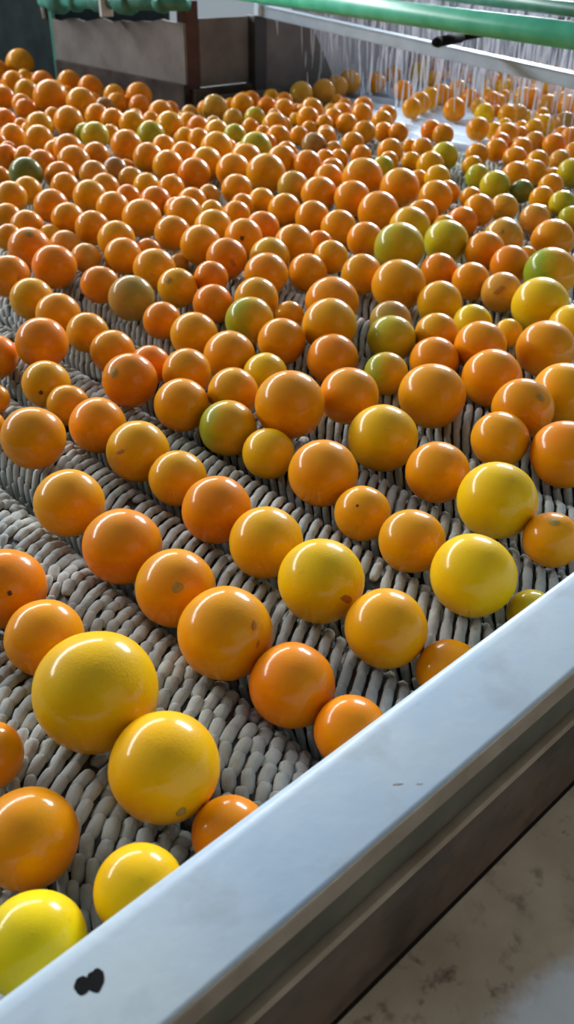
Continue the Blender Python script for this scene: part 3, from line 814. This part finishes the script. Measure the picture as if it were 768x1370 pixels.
(0.9931, 0.5153, 0.0941, 0.0429, 'a', 'amber fruit, second to the lower right of the small hidden yellow fruit'),
(0.3876, 0.8708, 0.0946, 0.0391, 'o', 'big round orange fruit near the left edge, alone on a grey ridge'),
(0.4808, 0.8787, 0.076, 0.0368, 'o', 'orange fruit, to the lower left of the pale scarred fruit'),
(0.4804, 0.7856, 0.0779, 0.0386, 'a', 'amber fruit, directly below the pale scarred fruit', [('blemish', -0.831, -0.319, 0.456, 0.167)]),
(0.3573, 0.7388, 0.0789, 0.0391, 'a', 'amber fruit, to the lower right of the big lone left fruit'),
(0.6026, 0.7615, 0.0769, 0.0376, 'g2', 'olive green round fruit at the middle of the second visible roller ridge'),
(0.6053, 0.6854, 0.0714, 0.0326, 'y2', 'amber yellow fruit, to the lower right of the olive green fruit'),
(0.483, 0.7077, 0.0746, 0.0343, 'a', 'amber fruit, to the upper left of the green-edged fruit'),
(0.6089, 0.5926, 0.0847, 0.0412, 'o', 'orange fruit, to the lower left of the glossy greenish yellow fruit'),
(0.7244, 0.6032, 0.085, 0.0441, 'y', 'greenish yellow glossy fruit right of centre above a striped white ridge'),
(0.7097, 0.5035, 0.0866, 0.0377, 'o', 'orange fruit, to the lower right of the glossy greenish yellow fruit'),
(0.8286, 0.5006, 0.0879, 0.0364, 'o', 'orange fruit, directly above the big bright yellow fruit'),
(0.8594, 0.4266, 0.0877, 0.0419, 'd', 'deep orange fruit, to the upper right of the big bright yellow fruit'),
(0.6979, 0.412, 0.0977, 0.0433, 'y', 'big bright yellow fruit, fully exposed, at the right of the rollers'),
(0.7001, 0.3404, 0.0827, 0.0299, 'o', 'orange fruit with a raised nub on top, at the right edge above the rail', [('stem_scar', -0.255, -0.064, 0.965, 0.184)]),
(0.3559, 0.6303, 0.0802, 0.041, 'd', 'deep orange fruit, to the upper left of the fruit with the greenish stem mark'),
(0.3575, 0.5401, 0.0792, 0.0392, 'o', 'orange fruit with a round greenish stem mark facing the viewer', [('stem_scar', -0.393, -0.659, 0.642, 0.13)]),
(0.3477, 0.451, 0.0875, 0.0428, 'o', 'wide flattened orange fruit with dark scratches on its right side', [('blemish', 0.159, -0.749, 0.643, 0.109), ('blemish', 0.084, -0.95, 0.301, 0.078)]),
(0.3573, 0.3728, 0.076, 0.0368, 'd', 'deep orange fruit, to the lower right of the wide scratched fruit'),
(0.3608, 0.3061, 0.0712, 0.0302, 'd', 'small deep orange fruit, directly below the large central amber fruit'),
(0.4674, 0.6141, 0.0847, 0.0384, 'd', 'deep orange fruit with a green edge on its left side'),
(0.468, 0.5329, 0.0847, 0.0387, 'a', 'amber fruit, to the lower right of the green-edged fruit'),
(0.4608, 0.4438, 0.092, 0.0417, 'y', 'large amber yellow fruit in the centre foreground, touching smaller ones on both sides', [('blemish', -0.169, -0.971, 0.169, 0.207)]),
(0.4621, 0.3604, 0.0866, 0.0375, 'a', 'amber fruit, to the lower right of the large central amber fruit'),
(0.4795, 0.2983, 0.0661, 0.0301, 'o', 'small orange fruit, directly below the yellow fruit above the rail'),
(0.5944, 0.5141, 0.0743, 0.0316, 'a', 'amber fruit, directly below the glossy greenish yellow fruit', [('dark_spot', -0.609, -0.263, 0.749, 0.053)]),
(0.5848, 0.4351, 0.0843, 0.0351, 'o', 'orange fruit, to the upper left of the yellow fruit above the rail'),
(0.5738, 0.3492, 0.0957, 0.0413, 'y', 'large yellow fruit just above the rail, with an orange tinted underside'),
(0.6062, 0.2967, 0.0618, 0.0248, 'g', 'yellow-green sliver of fruit showing behind the white rail at the right'),
(0.2344, 0.6479, 0.0792, 0.039, 'd', 'orange fruit cut by the left edge, with one tiny black dot', [('dark_spot', -0.236, -0.831, 0.504, 0.056)]),
(0.2293, 0.5649, 0.0755, 0.0359, 'o', 'orange fruit, to the lower right of the black dotted fruit'),
(0.2185, 0.4561, 0.0988, 0.05, 'y', 'biggest yellow fruit, plump and glossy, at the lower left of the rollers'),
(0.2199, 0.3652, 0.0888, 0.0417, 'y', 'large yellow fruit with a small brown scar near its base, beside the biggest one', [('stem_scar', -0.321, -0.947, -0.025, 0.105)]),
(0.1283, 0.473, 0.077, 0.0277, 'd', 'small deep orange fruit, to the upper left of the large lower left orange'),
(0.117, 0.3854, 0.0789, 0.0351, 'o', 'large orange fruit near the bottom left, just above the lemon yellow one'),
(0.2292, 0.2996, 0.0676, 0.0279, 'd', 'small deep orange fruit, to the lower right of the yellow fruit with a scarred base'),
(0.1503, 0.2965, 0.0871, 0.0294, 'y', 'yellow fruit half hidden behind the white rail, next to the lemon yellow corner fruit'),
(0.0824, 0.3106, 0.0844, 0.0316, 'y3', 'lemon yellow fruit in the very bottom left corner against the white rail'),
]
FAR_FRUIT = [
(1.8793, 3.9261, 0.0979, 0.0399, 'd'),
(1.8861, 3.7055, 0.0906, 0.0315, 'a'),
(1.8534, 3.1064, 0.0754, 0.0283, 'o'),
(1.7452, 2.8595, 0.0901, 0.0351, 'b'),
(1.8527, 3.3027, 0.0762, 0.0293, 'o'),
(1.5377, 3.0724, 0.0948, 0.0352, 'o'),
(1.5045, 2.9895, 0.0913, 0.0345, 'd'),
(1.5149, 2.8137, 0.0895, 0.0305, 'o'),
(1.3791, 2.7828, 0.08, 0.0242, 'o'),
(1.7565, 2.5917, 0.0856, 0.0278, 'o'),
(1.8573, 2.5491, 0.0773, 0.028, 'a'),
(2.1473, 2.646, 0.0872, 0.0272, 'o'),
(1.6526, 2.26, 0.0903, 0.0303, 'a'),
(1.5058, 2.3485, 0.087, 0.03, 'o'),
(2.2575, 2.6615, 0.0932, 0.034, 'd'),
(2.359, 2.5903, 0.0877, 0.0342, 'd'),
(2.0959, 2.1771, 0.0781, 0.0271, 'o'),
(2.1497, 2.1621, 0.0899, 0.0299, 'o'),
(2.2476, 2.2166, 0.0912, 0.0339, 'o'),
(2.3586, 2.2827, 0.0886, 0.0351, 'o'),
(1.9654, 2.3222, 0.0764, 0.03, 'o'),
(1.8943, 2.1762, 0.0859, 0.0261, 'o'),
(1.9799, 2.1017, 0.0807, 0.0314, 'o'),
(2.4731, 2.1725, 0.0845, 0.0351, 'd'),
(3.2313, 2.8211, 0.0935, 0.0372, 'o'),
(3.5875, 2.9512, 0.0955, 0.0439, 'd'),
(3.2544, 2.6072, 0.096, 0.036, 'm'),
(3.5996, 2.8689, 0.0991, 0.0394, 'd'),
(2.9867, 2.2026, 0.0923, 0.0354, 'd'),
(3.3494, 2.3696, 0.0897, 0.0352, 'o'),
(3.3431, 2.3, 0.091, 0.0347, 'a'),
(2.9924, 2.1039, 0.093, 0.0348, 'd'),
(2.8647, 2.0703, 0.088, 0.0308, 'm'),
(2.8598, 1.891, 0.0885, 0.0327, 'm'),
(2.6295, 1.6696, 0.0919, 0.0325, 'a'),
(1.1676, 2.4573, 0.0832, 0.0238, 'o'),
(2.0198, 2.0212, 0.0908, 0.0308, 'o'),
(1.8548, 1.8011, 0.0765, 0.0285, 'o'),
(1.9096, 1.659, 0.0871, 0.0277, 'o'),
(2.1338, 1.775, 0.0816, 0.0226, 'o'),
(1.8546, 1.502, 0.0739, 0.0263, 'o'),
(0.9825, 1.3826, 0.0604, 0.0199, 'm'),
(3.4519, 2.4408, 0.0739, 0.0309, 'm'),
(1.9613, 4.0882, 0.0665, 0.0306, 'd'),
(1.462, 2.7919, 0.0689, 0.0292, 'o'),
(1.9049, 4.1008, 0.0874, 0.0276, 'm'),
(3.3483, 2.022, 0.0804, 0.0268, 'd'),
(2.8041, 1.7614, 0.0799, 0.0295, 'a'),
(1.9655, 3.7874, 0.0669, 0.0281, 'm'),
(1.8313, 3.6162, 0.0663, 0.0265, 'm'),
(3.4853, 2.1827, 0.0871, 0.0292, 'a'),
(3.561, 2.2968, 0.0672, 0.0276, 'm'),
(1.1503, 1.6211, 0.088, 0.0283, 'o'),
(2.303, 2.7609, 0.0814, 0.028, 'a'),
(3.3458, 1.9003, 0.0773, 0.025, 'o'),
(2.1348, 2.3934, 0.0849, 0.0256, 'o'),
(1.3324, 2.4613, 0.0712, 0.0274, 'o'),
(1.7931, 2.0433, 0.0882, 0.0299, 'd'),
(1.71, 0.9893, 0.0655, 0.0274, 'o'),
(1.5642, 3.4133, 0.078, 0.0257, 'm'),
(1.2355, 2.7738, 0.0762, 0.0291, 'a'),
(2.2188, 2.2696, 0.0689, 0.0257, 'o'),
(1.937, 3.9904, 0.0792, 0.0277, 'o'),
(1.4779, 1.1131, 0.0704, 0.0268, 'o'),
(1.8712, 2.3989, 0.0842, 0.0287, 'm'),
(1.9332, 3.4811, 0.0808, 0.0276, 'd'),
(2.9294, 1.7597, 0.0743, 0.0254, 'd'),
(1.9728, 3.0409, 0.0713, 0.0271, 'm'),
(1.6812, 2.7274, 0.0833, 0.0282, 'd'),
(1.9551, 1.1268, 0.071, 0.0303, 'm'),
(1.5526, 1.3548, 0.0817, 0.0251, 'a'),
(1.6975, 2.1102, 0.0766, 0.0289, 'd'),
(3.0657, 1.7487, 0.0681, 0.0275, 'd'),
(2.462, 2.4435, 0.066, 0.0258, 'a'),
(1.2933, 1.6847, 0.0853, 0.0261, 'm'),
(1.2525, 2.7194, 0.0813, 0.0264, 'o'),
(1.5994, 1.9665, 0.0701, 0.0278, 'd'),
(2.105, 2.6892, 0.0801, 0.0301, 'o'),
(1.2964, 1.8293, 0.0838, 0.0251, 'd'),
(1.3673, 2.7087, 0.0774, 0.0262, 'o'),
(3.5976, 2.2144, 0.0802, 0.0258, 'd'),
(3.5377, 2.3993, 0.0835, 0.0298, 'a'),
(1.6615, 3.5043, 0.0846, 0.0251, 'a'),
(2.2026, 2.6846, 0.0689, 0.029, 'm'),
(2.187, 2.3392, 0.0752, 0.0255, 'a'),
(2.5307, 1.4034, 0.087, 0.0281, 'd'),
(1.7098, 2.3607, 0.0642, 0.0262, 'd'),
(3.5185, 2.265, 0.087, 0.0281, 'o'),
(1.7938, 3.6524, 0.0889, 0.0307, 'o'),
(3.2668, 1.9965, 0.087, 0.0275, 'a'),
(1.1154, 2.4811, 0.0775, 0.0285, 'o'),
(1.9738, 3.2724, 0.0716, 0.0267, 'a'),
(3.3628, 2.148, 0.0882, 0.0301, 'o'),
(3.4549, 2.0494, 0.0723, 0.0278, 'o'),
(3.0856, 2.1399, 0.0766, 0.0308, 'a'),
(1.2973, 1.5642, 0.0855, 0.0269, 'o'),
(2.2816, 1.2369, 0.0901, 0.0309, 'd'),
(2.0789, 2.4397, 0.0687, 0.0287, 'a'),
(3.2972, 1.9258, 0.0815, 0.0305, 'o'),
(2.3189, 2.4761, 0.0732, 0.0281, 'd'),
(2.0642, 2.271, 0.0794, 0.0296, 'a'),
(1.7345, 3.8011, 0.0805, 0.0304, 'o'),
(1.5928, 2.8454, 0.063, 0.0266, 'd'),
(2.0875, 1.1266, 0.0629, 0.0261, 'a'),
(1.7556, 3.4264, 0.0846, 0.0269, 'o'),
(1.7822, 3.1155, 0.0885, 0.0287, 'm'),
(2.2757, 2.402, 0.0856, 0.0258, 'o'),
(2.3799, 2.6859, 0.0899, 0.0309, 'a'),
(2.3972, 2.3321, 0.0874, 0.0275, 'o'),
(2.9146, 1.6501, 0.0824, 0.0268, 'a'),
(1.3276, 2.975, 0.0769, 0.0295, 'd'),
(2.2119, 1.321, 0.063, 0.0255, 'o'),
(3.1735, 1.85, 0.0803, 0.0294, 'd'),
(1.8451, 4.0459, 0.0667, 0.026, 'a'),
(2.5872, 1.7939, 0.0726, 0.0299, 'a'),
(1.471, 2.8581, 0.0625, 0.0251, 'd'),
(1.2421, 1.2505, 0.0789, 0.0283, 'd'),
(3.1349, 2.2348, 0.0874, 0.0274, 'a'),
(2.2201, 1.2419, 0.0708, 0.0265, 'a'),
(1.8306, 0.9581, 0.0713, 0.0299, 'd'),
(2.422, 1.3366, 0.0847, 0.0294, 'a'),
(3.2668, 2.1312, 0.0886, 0.0291, 'd'),
(1.3978, 2.9411, 0.0862, 0.0265, 'o'),
(2.5718, 2.7213, 0.068, 0.0275, 'm'),
(3.4293, 2.3372, 0.0706, 0.0253, 'o'),
(3.1566, 2.1632, 0.0848, 0.0277, 'o'),
(1.4469, 3.1659, 0.0757, 0.0264, 'o'),
(2.7516, 1.567, 0.0879, 0.0288, 'm'),
(1.8317, 1.312, 0.0663, 0.0267, 'm'),
(2.5556, 2.4639, 0.0761, 0.0254, 'd'),
(1.6938, 2.0337, 0.0794, 0.0296, 'a'),
(1.5701, 3.4802, 0.0809, 0.0309, 'a'),
(1.4538, 3.1145, 0.0699, 0.0251, 'a'),
(2.9521, 1.9243, 0.0645, 0.0271, 'a'),
(1.8308, 3.7463, 0.0689, 0.0282, 'o'),
(1.3296, 2.3369, 0.073, 0.0273, 'd'),
(1.7296, 1.8407, 0.0726, 0.026, 'a'),
(1.7134, 2.9527, 0.0597, 0.0255, 'o'),
(1.943, 2.7392, 0.0797, 0.0309, 'd'),
(2.0641, 2.5319, 0.0761, 0.0266, 'o'),
(3.5089, 2.4643, 0.0883, 0.0284, 'd'),
(1.2229, 2.6711, 0.0627, 0.026, 'd'),
(1.8259, 1.103, 0.0691, 0.0254, 'a'),
(3.4417, 2.1264, 0.063, 0.0273, 'd'),
(2.8883, 1.8092, 0.0885, 0.0285, 'o'),
(1.0235, 2.3441, 0.0864, 0.0271, 'a'),
(1.2124, 1.316, 0.0689, 0.0276, 'o'),
(3.5386, 2.0555, 0.0803, 0.0272, 'm'),
(3.594, 2.3751, 0.0818, 0.0287, 'o'),
(2.4234, 2.5169, 0.0813, 0.0267, 'o'),
(2.0189, 2.6331, 0.0892, 0.0293, 'o'),
(2.9465, 2.0495, 0.0642, 0.0274, 'd'),
(2.4071, 1.5721, 0.0839, 0.0251, 'm'),
(3.1733, 1.7865, 0.0793, 0.0284, 'd'),
(1.3337, 2.1052, 0.0686, 0.026, 'o'),
(1.6497, 3.4356, 0.0862, 0.0262, 'o'),
(1.5999, 3.1397, 0.0704, 0.0277, 'd'),
(3.5309, 2.1243, 0.0871, 0.031, 'a'),
(2.9411, 1.9902, 0.0733, 0.031, 'o'),
(1.9022, 1.87, 0.0854, 0.0254, 'm'),
(1.8362, 3.9787, 0.0622, 0.0267, 'o'),
(3.1652, 1.9601, 0.0797, 0.0255, 'd'),
(1.1738, 2.2527, 0.0845, 0.0259, 'a'),
(1.6788, 2.5503, 0.0825, 0.0267, 'o'),
(1.5916, 1.2494, 0.0645, 0.0286, 'm'),
(2.593, 2.5433, 0.0734, 0.0273, 'o'),
(1.5915, 3.5437, 0.0607, 0.0259, 'o'),
(1.5869, 3.3438, 0.0648, 0.0271, 'a'),
(1.6917, 1.5472, 0.0771, 0.0266, 'o'),
(1.5246, 1.1506, 0.0858, 0.0259, 'a'),
(2.7042, 1.8337, 0.0677, 0.0302, 'a'),
(1.7491, 2.6735, 0.0837, 0.0278, 'o'),
(1.9264, 1.0428, 0.0863, 0.0305, 'd'),
(3.4304, 2.2157, 0.0754, 0.03, 'o'),
(1.6129, 1.0551, 0.0812, 0.0303, 'o'),
(1.7437, 1.4589, 0.0798, 0.026, 'a'),
(2.5599, 1.6732, 0.0788, 0.0299, 'd'),
(1.8249, 2.2914, 0.0711, 0.0265, 'd'),
(3.1754, 1.9086, 0.0763, 0.0267, 'd'),
(1.1732, 2.5379, 0.0884, 0.0297, 'o'),
(1.9724, 3.3495, 0.0694, 0.0257, 'o'),
(1.578, 1.7036, 0.0717, 0.027, 'a'),
(1.7753, 3.2729, 0.0863, 0.0263, 'o'),
(1.6907, 3.6754, 0.0799, 0.0287, 'd'),
(2.1701, 1.3746, 0.0822, 0.0256, 'a'),
(1.9118, 2.5829, 0.0893, 0.0302, 'm'),
(2.6716, 1.7445, 0.08, 0.0259, 'o'),
(1.4026, 3.0663, 0.0864, 0.0265, 'o'),
(1.7214, 3.6004, 0.073, 0.031, 'd'),
(2.664, 1.5846, 0.0834, 0.0267, 'd'),
(2.8203, 1.9935, 0.0675, 0.028, 'o'),
(1.6044, 3.0791, 0.0713, 0.0259, 'o'),
(1.9083, 3.6156, 0.0904, 0.0308, 'a'),
]

random.seed(11)
LEFT_OF_PICTURE = math.atan2(0.674, -0.739)
for i, rec in enumerate(FRUIT):
    x, y, z, r, c, label = rec[:6]
    o = bpy.data.objects.new('orange', VARIANTS[i % 5])
    COL.objects.link(o)
    o.location = (x, y, z)
    col = COLS[c]
    j = random.uniform(-.06, .05); g = random.uniform(-.07, .09)
    green = {'g': 0.55, 'G': 0.6, 'g2': 0.8, 'G2': 1.0, 'y3': 0.18, 'b2': 0.3}.get(c, 0.0 if random.random() < .85 else 0.15)
    o.color = (min(1, col[0] * (1 + j)), col[1] * (1 + g), col[2], green)
    o.scale = (r, r, r * random.uniform(0.94, 0.985))
    rz = random.uniform(0, 6.28)
    if c in ('g2', 'G2'): rz = LEFT_OF_PICTURE
    if len(rec) > 6: o.scale = (r, r, r * 0.98); 
    o.rotation_euler = (0, 0, rz)
    tag(o, label, 'orange', 'citrus fruit on the roller conveyor')
    if len(rec) > 6:
        for q, (kind, nx, ny, nz, s) in enumerate(rec[6]):
            v = Matrix.Rotation(-rz, 3, 'Z') @ Vector((nx, ny, nz))
            asp = 1.0
            mt = {'stem_scar': M_scar, 'dark_spot': M_dark, 'blemish': M_bruise}[kind]
            if kind == 'blemish': asp = 0.45
            p = obj(kind, cap_patch(v, s, 0, i * 1.7 + q, asp, 1.004 + 0.012, kind == 'stem_scar'), mt, o, True)

# small far fruit, one mesh: those behind the first 300 and the ones on the rollers beyond the beam
bm = bmesh.new()
keys = list(FARSKIN)
def add_far(x, y, z, r, c):
    c = {'g2': 'g', 'G': 'g', 'y2': 'a', 'y3': 'y', 'G2': 'g', 'b2': 'b'}.get(c, c)
    f0 = len(bm.faces)
    mtx = Matrix.Translation((x, y, z)) @ Matrix.Diagonal((r, r, r * 0.97, 1))
    res = bmesh.ops.create_icosphere(bm, subdivisions=3, radius=1.0, matrix=mtx)
    mi = keys.index(c)
    for f in {f for v in res['verts'] for f in v.link_faces}:
        f.material_index = mi
for t in FAR_FRUIT: add_far(*t)
placed = [(t[0], t[1], t[3]) for t in FRUIT] + [(t[0], t[1], t[3]) for t in FAR_FRUIT]
tries = 0; cnt = 0
while cnt < 110 and tries < 4000:
    tries += 1
    g = random.randrange(27, 35)
    x = G0 + g * PITCH; y = random.uniform(0.7, 2.95); r = random.uniform(.028, .036)
    # leave the rollers in front of the beam as the photograph has them
    if x < 3.30: continue
    if any((x - a) ** 2 + (y - b_) ** 2 < (r + c_) ** 2 * 1.02 for a, b_, c_ in placed): continue
    z = math.sqrt((RR + r) ** 2 - (PITCH / 2) ** 2)
    add_far(x, y, z, r, random.choice('doddoam'))
    placed.append((x, y, r)); cnt += 1
o = obj('oranges', bm, [FARSKIN[k] for k in keys], None, True)
tag(o, 'scatter of small distant orange fruit at the rear and under the spray', 'orange', 'citrus fruit on the roller conveyor', 'stuff')

# ------------------------------------------------------------------ far structures
# machine housing top left
h = empty('machine_housing', (2.35, 4.5, -0.75))
tag(h, 'dark teal machine housing in the top left corner', 'machine')
def local(o, fn, name, mat, smooth=False):
    bm = bmesh.new(); fn(bm)
    bmesh.ops.translate(bm, verts=bm.verts, vec=-o.location)
    return obj(name, bm, mat, o, smooth)
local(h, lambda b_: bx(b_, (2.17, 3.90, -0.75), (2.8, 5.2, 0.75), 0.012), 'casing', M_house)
local(h, lambda b_: bx(b_, (2.155, 3.897, 0.02), (2.17, 3.93, 0.75), 0.004), 'corner_strip', M_dgreen)
local(h, lambda b_: [tube(b_, [(2.165, 4.00, 0.46), (2.16, 3.99, 0.36), (2.16, 3.975, 0.28)], 0.008, 8)], 'cable', M_clip, True)

# cross panel behind the left heap
pn = empty('splash_panel', (2.07, 3.4, -0.75))
tag(pn, 'wide brown-grey splash panel behind the left heap, below the green pipe', 'panel')
def panel_shape(bm):
    # sheet in the x = 2.07 plane with an uneven top edge
    ys = [2.92 + i * (3.895 - 2.92) / 14 for i in range(15)]
    zt = [0.335 - 0.055 * (y - 2.92) + 0.022 * noise.noise(Vector((y * 9, 2, 1))) for y in ys]
    pf = [(y, 0.125) for y in ys] + [(y, z) for y, z in zip(ys[::-1], zt[::-1])]
    A = [bm.verts.new((2.150, y, z)) for y, z in pf]; B = [bm.verts.new((2.162, y, z)) for y, z in pf]
    n = len(pf)
    bm.faces.new(A); bm.faces.new(B[::-1])
    for k in range(n): bm.faces.new((A[k], B[k], B[(k + 1) % n], A[(k + 1) % n]))
    bmesh.ops.recalc_face_normals(bm, faces=bm.faces)
local(pn, panel_shape, 'sheet', M_panel)
local(pn, lambda b_: bx(b_, (2.142, 2.92, -0.089), (2.165, 3.895, 0.124), 0.004), 'lower_board', M_panel2)
local(pn, lambda b_: bx(b_, (2.166, 3.25, -0.75), (2.20, 3.29, 0.30), 0.003), 'stiffener', M_post)

# far side panels
f1 = empty('side_panel_board', (2.28, 2.90, -0.75))
tag(f1, 'dark brown board panel on the far side, left of the dark post', 'panel')
local(f1, lambda b_: bx(b_, (2.226, 2.925, 0.11), (2.470, 2.94, 0.342), 0.003), 'board', M_panel)
local(f1, lambda b_: bx(b_, (2.17, 2.887, -0.089), (2.46, 2.924, 0.109), 0.004), 'kick_board', M_panel2)
f3 = empty('rusty_upright', (2.2, 2.95, -0.09))
tag(f3, 'narrow rust-brown upright in the gap between two far panels', 'post')
local(f3, lambda b_: bx(b_, (2.168, 2.926, -0.080), (2.2255, 2.985, 0.40), 0.003), 'upright', M_rust)
local(f3, lambda b_: bx(b_, (2.166, 2.926, -0.0895), (2.235, 2.99, -0.080), 0.002), 'foot_plate', M_rust)
ps = empty('corner_post', (2.50, 2.905, -0.09))
tag(ps, 'dark upright post carrying the left end of the grey beam', 'post')
local(ps, lambda b_: bx(b_, (2.472, 2.888, -0.080), (2.535, 2.95, 0.345), 0.004), 'upright', M_post)
local(ps, lambda b_: bx(b_, (2.462, 2.888, -0.0895), (2.538, 2.965, -0.080), 0.002), 'foot_plate', M_post)
f2 = empty('slanted_panel', (2.7, 2.92, -0.75))
tag(f2, 'dark brown panel with a slanted right edge, right of the dark post', 'panel')
def slant(bm):
    pf = [(2.54, -0.089), (2.95, -0.089), (2.94, 0.09), (2.79, 0.31), (2.54, 0.35)]
    A = [bm.verts.new((x, 2.905, z)) for x, z in pf]; B = [bm.verts.new((x, 2.925, z)) for x, z in pf]
    n = len(pf); bm.faces.new(A); bm.faces.new(B[::-1])
    for k in range(n): bm.faces.new((A[k], B[k], B[(k + 1) % n], A[(k + 1) % n]))
    bmesh.ops.recalc_face_normals(bm, faces=bm.faces)
local(f2, slant, 'sheet', M_panel)
local(f2, lambda b_: bx(b_, (2.56, 2.926, -0.0895), (2.60, 2.96, 0.34), 0.003), 'stiffener', M_post)
# pale tank sheets behind the spray
w1 = empty('tank_side_sheet', (3.7, 2.95, -0.75))
tag(w1, 'pale wet sheet along the far side behind the falling water', 'panel')
local(w1, lambda b_: bx(b_, (2.80, 3.035, 0.0), (4.9, 3.055, 0.85), 0.003), 'sheet', M_pale_sheet)
local(w1, lambda b_: bx(b_, (3.3, 3.056, -0.75), (3.35, 3.10, 0.80), 0.003), 'stiffener', M_post)
w2 = empty('tank_end_sheet', (4.85, 1.6, -0.75))
tag(w2, 'pale wet end sheet at the far right behind the falling water', 'panel')
local(w2, lambda b_: bx(b_, (4.83, 0.25, -0.088), (4.85, 3.03, 0.85), 0.003), 'sheet', M_pale_sheet)
local(w2, lambda b_: bx(b_, (4.851, 1.5, -0.75), (4.90, 1.55, 0.80), 0.003), 'stiffener', M_post)

# grey beam
bmz = empty('cross_beam', (2.49, 2.86, 0.36))
tag(bmz, 'grey-blue painted beam slanting across the top right of the picture', 'beam')
local(bmz, lambda b_: bar(b_, (2.50, 2.884, 0.361), (2.50, 0.245, 0.178), 0.035, 0.036, 0.003), 'web', M_beam)
local(bmz, lambda b_: bar(b_, (2.496, 2.884, 0.3815), (2.496, 0.245, 0.1985), 0.038, 0.004, 0.001), 'top_flange', M_beam)
local(bmz, lambda b_: bar(b_, (2.50, 2.86, 0.371), (2.50, 2.886, 0.373), 0.07, 0.05, 0.002), 'end_plate', M_rail)

# green water pipe over the conveyor
def along(p, q, t): return tuple(p[i] + (q[i] - p[i]) * t for i in range(3))
gp = empty('water_pipe', (1.83, 1.62, 0.45))
tag(gp, 'mint green water pipe crossing above the conveyor at the top right', 'pipe')
PA, PB = (1.945, 2.135, 0.455), (1.713, 1.032, 0.45)
a0, a1 = along(PA, PB, -0.6), along(PA, PB, 1.75)
local(gp, lambda b_: tube(b_, [a0, a1], 0.0245, 28), 'barrel', M_green, True)
local(gp, lambda b_: [tube(b_, [along(PA, PB, t), along(PA, PB, t + 0.045)], 0.031, 28) for t in (-0.5,)], 'coupling', M_green, True)
local(gp, lambda b_: bx(b_, (a1[0] - 0.02, a1[1] - 0.02, 0.1515), (a1[0] + 0.02, a1[1] + 0.02, 0.45), 0.003), 'support', M_post)
g2 = empty('spray_pipe', (2.9, 1.9, 0.45))
tag(g2, 'thinner dark green spray pipe in the very top right corner', 'pipe')
QA, QB = (2.38, 1.82, 0.462), (2.21, 1.34, 0.462)
q0, q1 = along(QA, QB, -0.7), along(QA, QB, 2.2)
local(g2, lambda b_: tube(b_, [q0, q1], 0.017, 20), 'barrel', M_dgreen, True)
local(g2, lambda b_: bx(b_, (q1[0] - 0.015, q1[1] - 0.015, 0.151), (q1[0] + 0.015, q1[1] + 0.015, 0.46), 0.003), 'support', M_post)
# black spray arm lying on the beam
ar = empty('spray_lance', (2.25, 1.81, 0.35))
tag(ar, 'black lance with a thick nozzle end resting across the grey beam', 'spray lance')
s0 = Vector((2.26, 1.805, 0.352)); s1 = Vector((3.2, 1.96, 0.372))
local(ar, lambda b_: tube(b_, [s0, s1], 0.010, 14), 'rod', M_black, True)
sl = local(ar, lambda b_: tube(b_, [s0 - (s1 - s0) * 0.005, s0 + (s1 - s0) * 0.14], 0.0145, 16), 'nozzle_sleeve', M_black, True)
local(ar, lambda b_: tube(b_, [s0 - (s1 - s0) * 0.025, s0 - (s1 - s0) * 0.004], [0.011, 0.016], 16), 'nozzle_tip', M_black, True).parent = sl

# green hose-like pipe at the top left with couplings
hp = empty('flanged_pipe', (2.04, 3.4, 0.40))
tag(hp, 'green pipe with thick couplings along the top left, above the brown panel', 'pipe')
local(hp, lambda b_: tube(b_, [(2.12, 2.86, 0.398), (2.12, 3.90, 0.352)], 0.026, 24), 'barrel', M_mgreen, True)
for t, rr_, w_ in ((3.72, 0.048, 0.10), (3.60, 0.040, 0.03), (3.38, 0.038, 0.10), (3.20, 0.044, 0.10), (2.98, 0.034, 0.05)):
    zc = 0.398 - 0.0442 * (t + w_ / 2 - 2.86)
    local(hp, lambda b_: tube(b_, [(2.12, t, zc), (2.12, t + w_ * .2, zc), (2.12, t + w_ * .8, zc), (2.12, t + w_, zc)],
                              [rr_ * .85, rr_, rr_, rr_ * .85], 24), 'coupling', M_mgreen, True)
local(hp, lambda b_: bx(b_, (2.075, 3.355, 0.325), (2.13, 3.372, 0.43), 0.003), 'white_clip', M_clip)
local(hp, lambda b_: bx(b_, (2.128, 2.89, 0.39), (2.17, 2.99, 0.405), 0.002), 'bracket', M_post)

# ------------------------------------------------------------------ falling water
random.seed(21)
bm = bmesh.new()
for k in range(6500):
    x = random.triangular(2.55, 4.6, 3.3); y = random.uniform(0.6, 2.95)
    if random.random() > 0.35 + 0.65 * max(0, noise.noise(Vector((x * 3, y * 3, 0))) + .5): continue
    z1 = random.uniform(0.12, 0.62); L = random.uniform(0.05, 0.22); z0 = max(0.07, z1 - L)
    w = random.uniform(0.0008, 0.0044)
    dx, dy = random.uniform(-.01, .01), random.uniform(-.012, .004)
    pts = [(x + dx * t, y + dy * t, z1 + (z0 - z1) * t) for t in (0, .3, .7, 1)]
    tube(bm, pts, [w * .25, w * .8, w, w * .3], 6)
wt = obj('falling_water', bm, M_water, None, True)
tag(wt, 'streaks of falling spray water over the rollers at the upper right', 'water', kind='stuff')
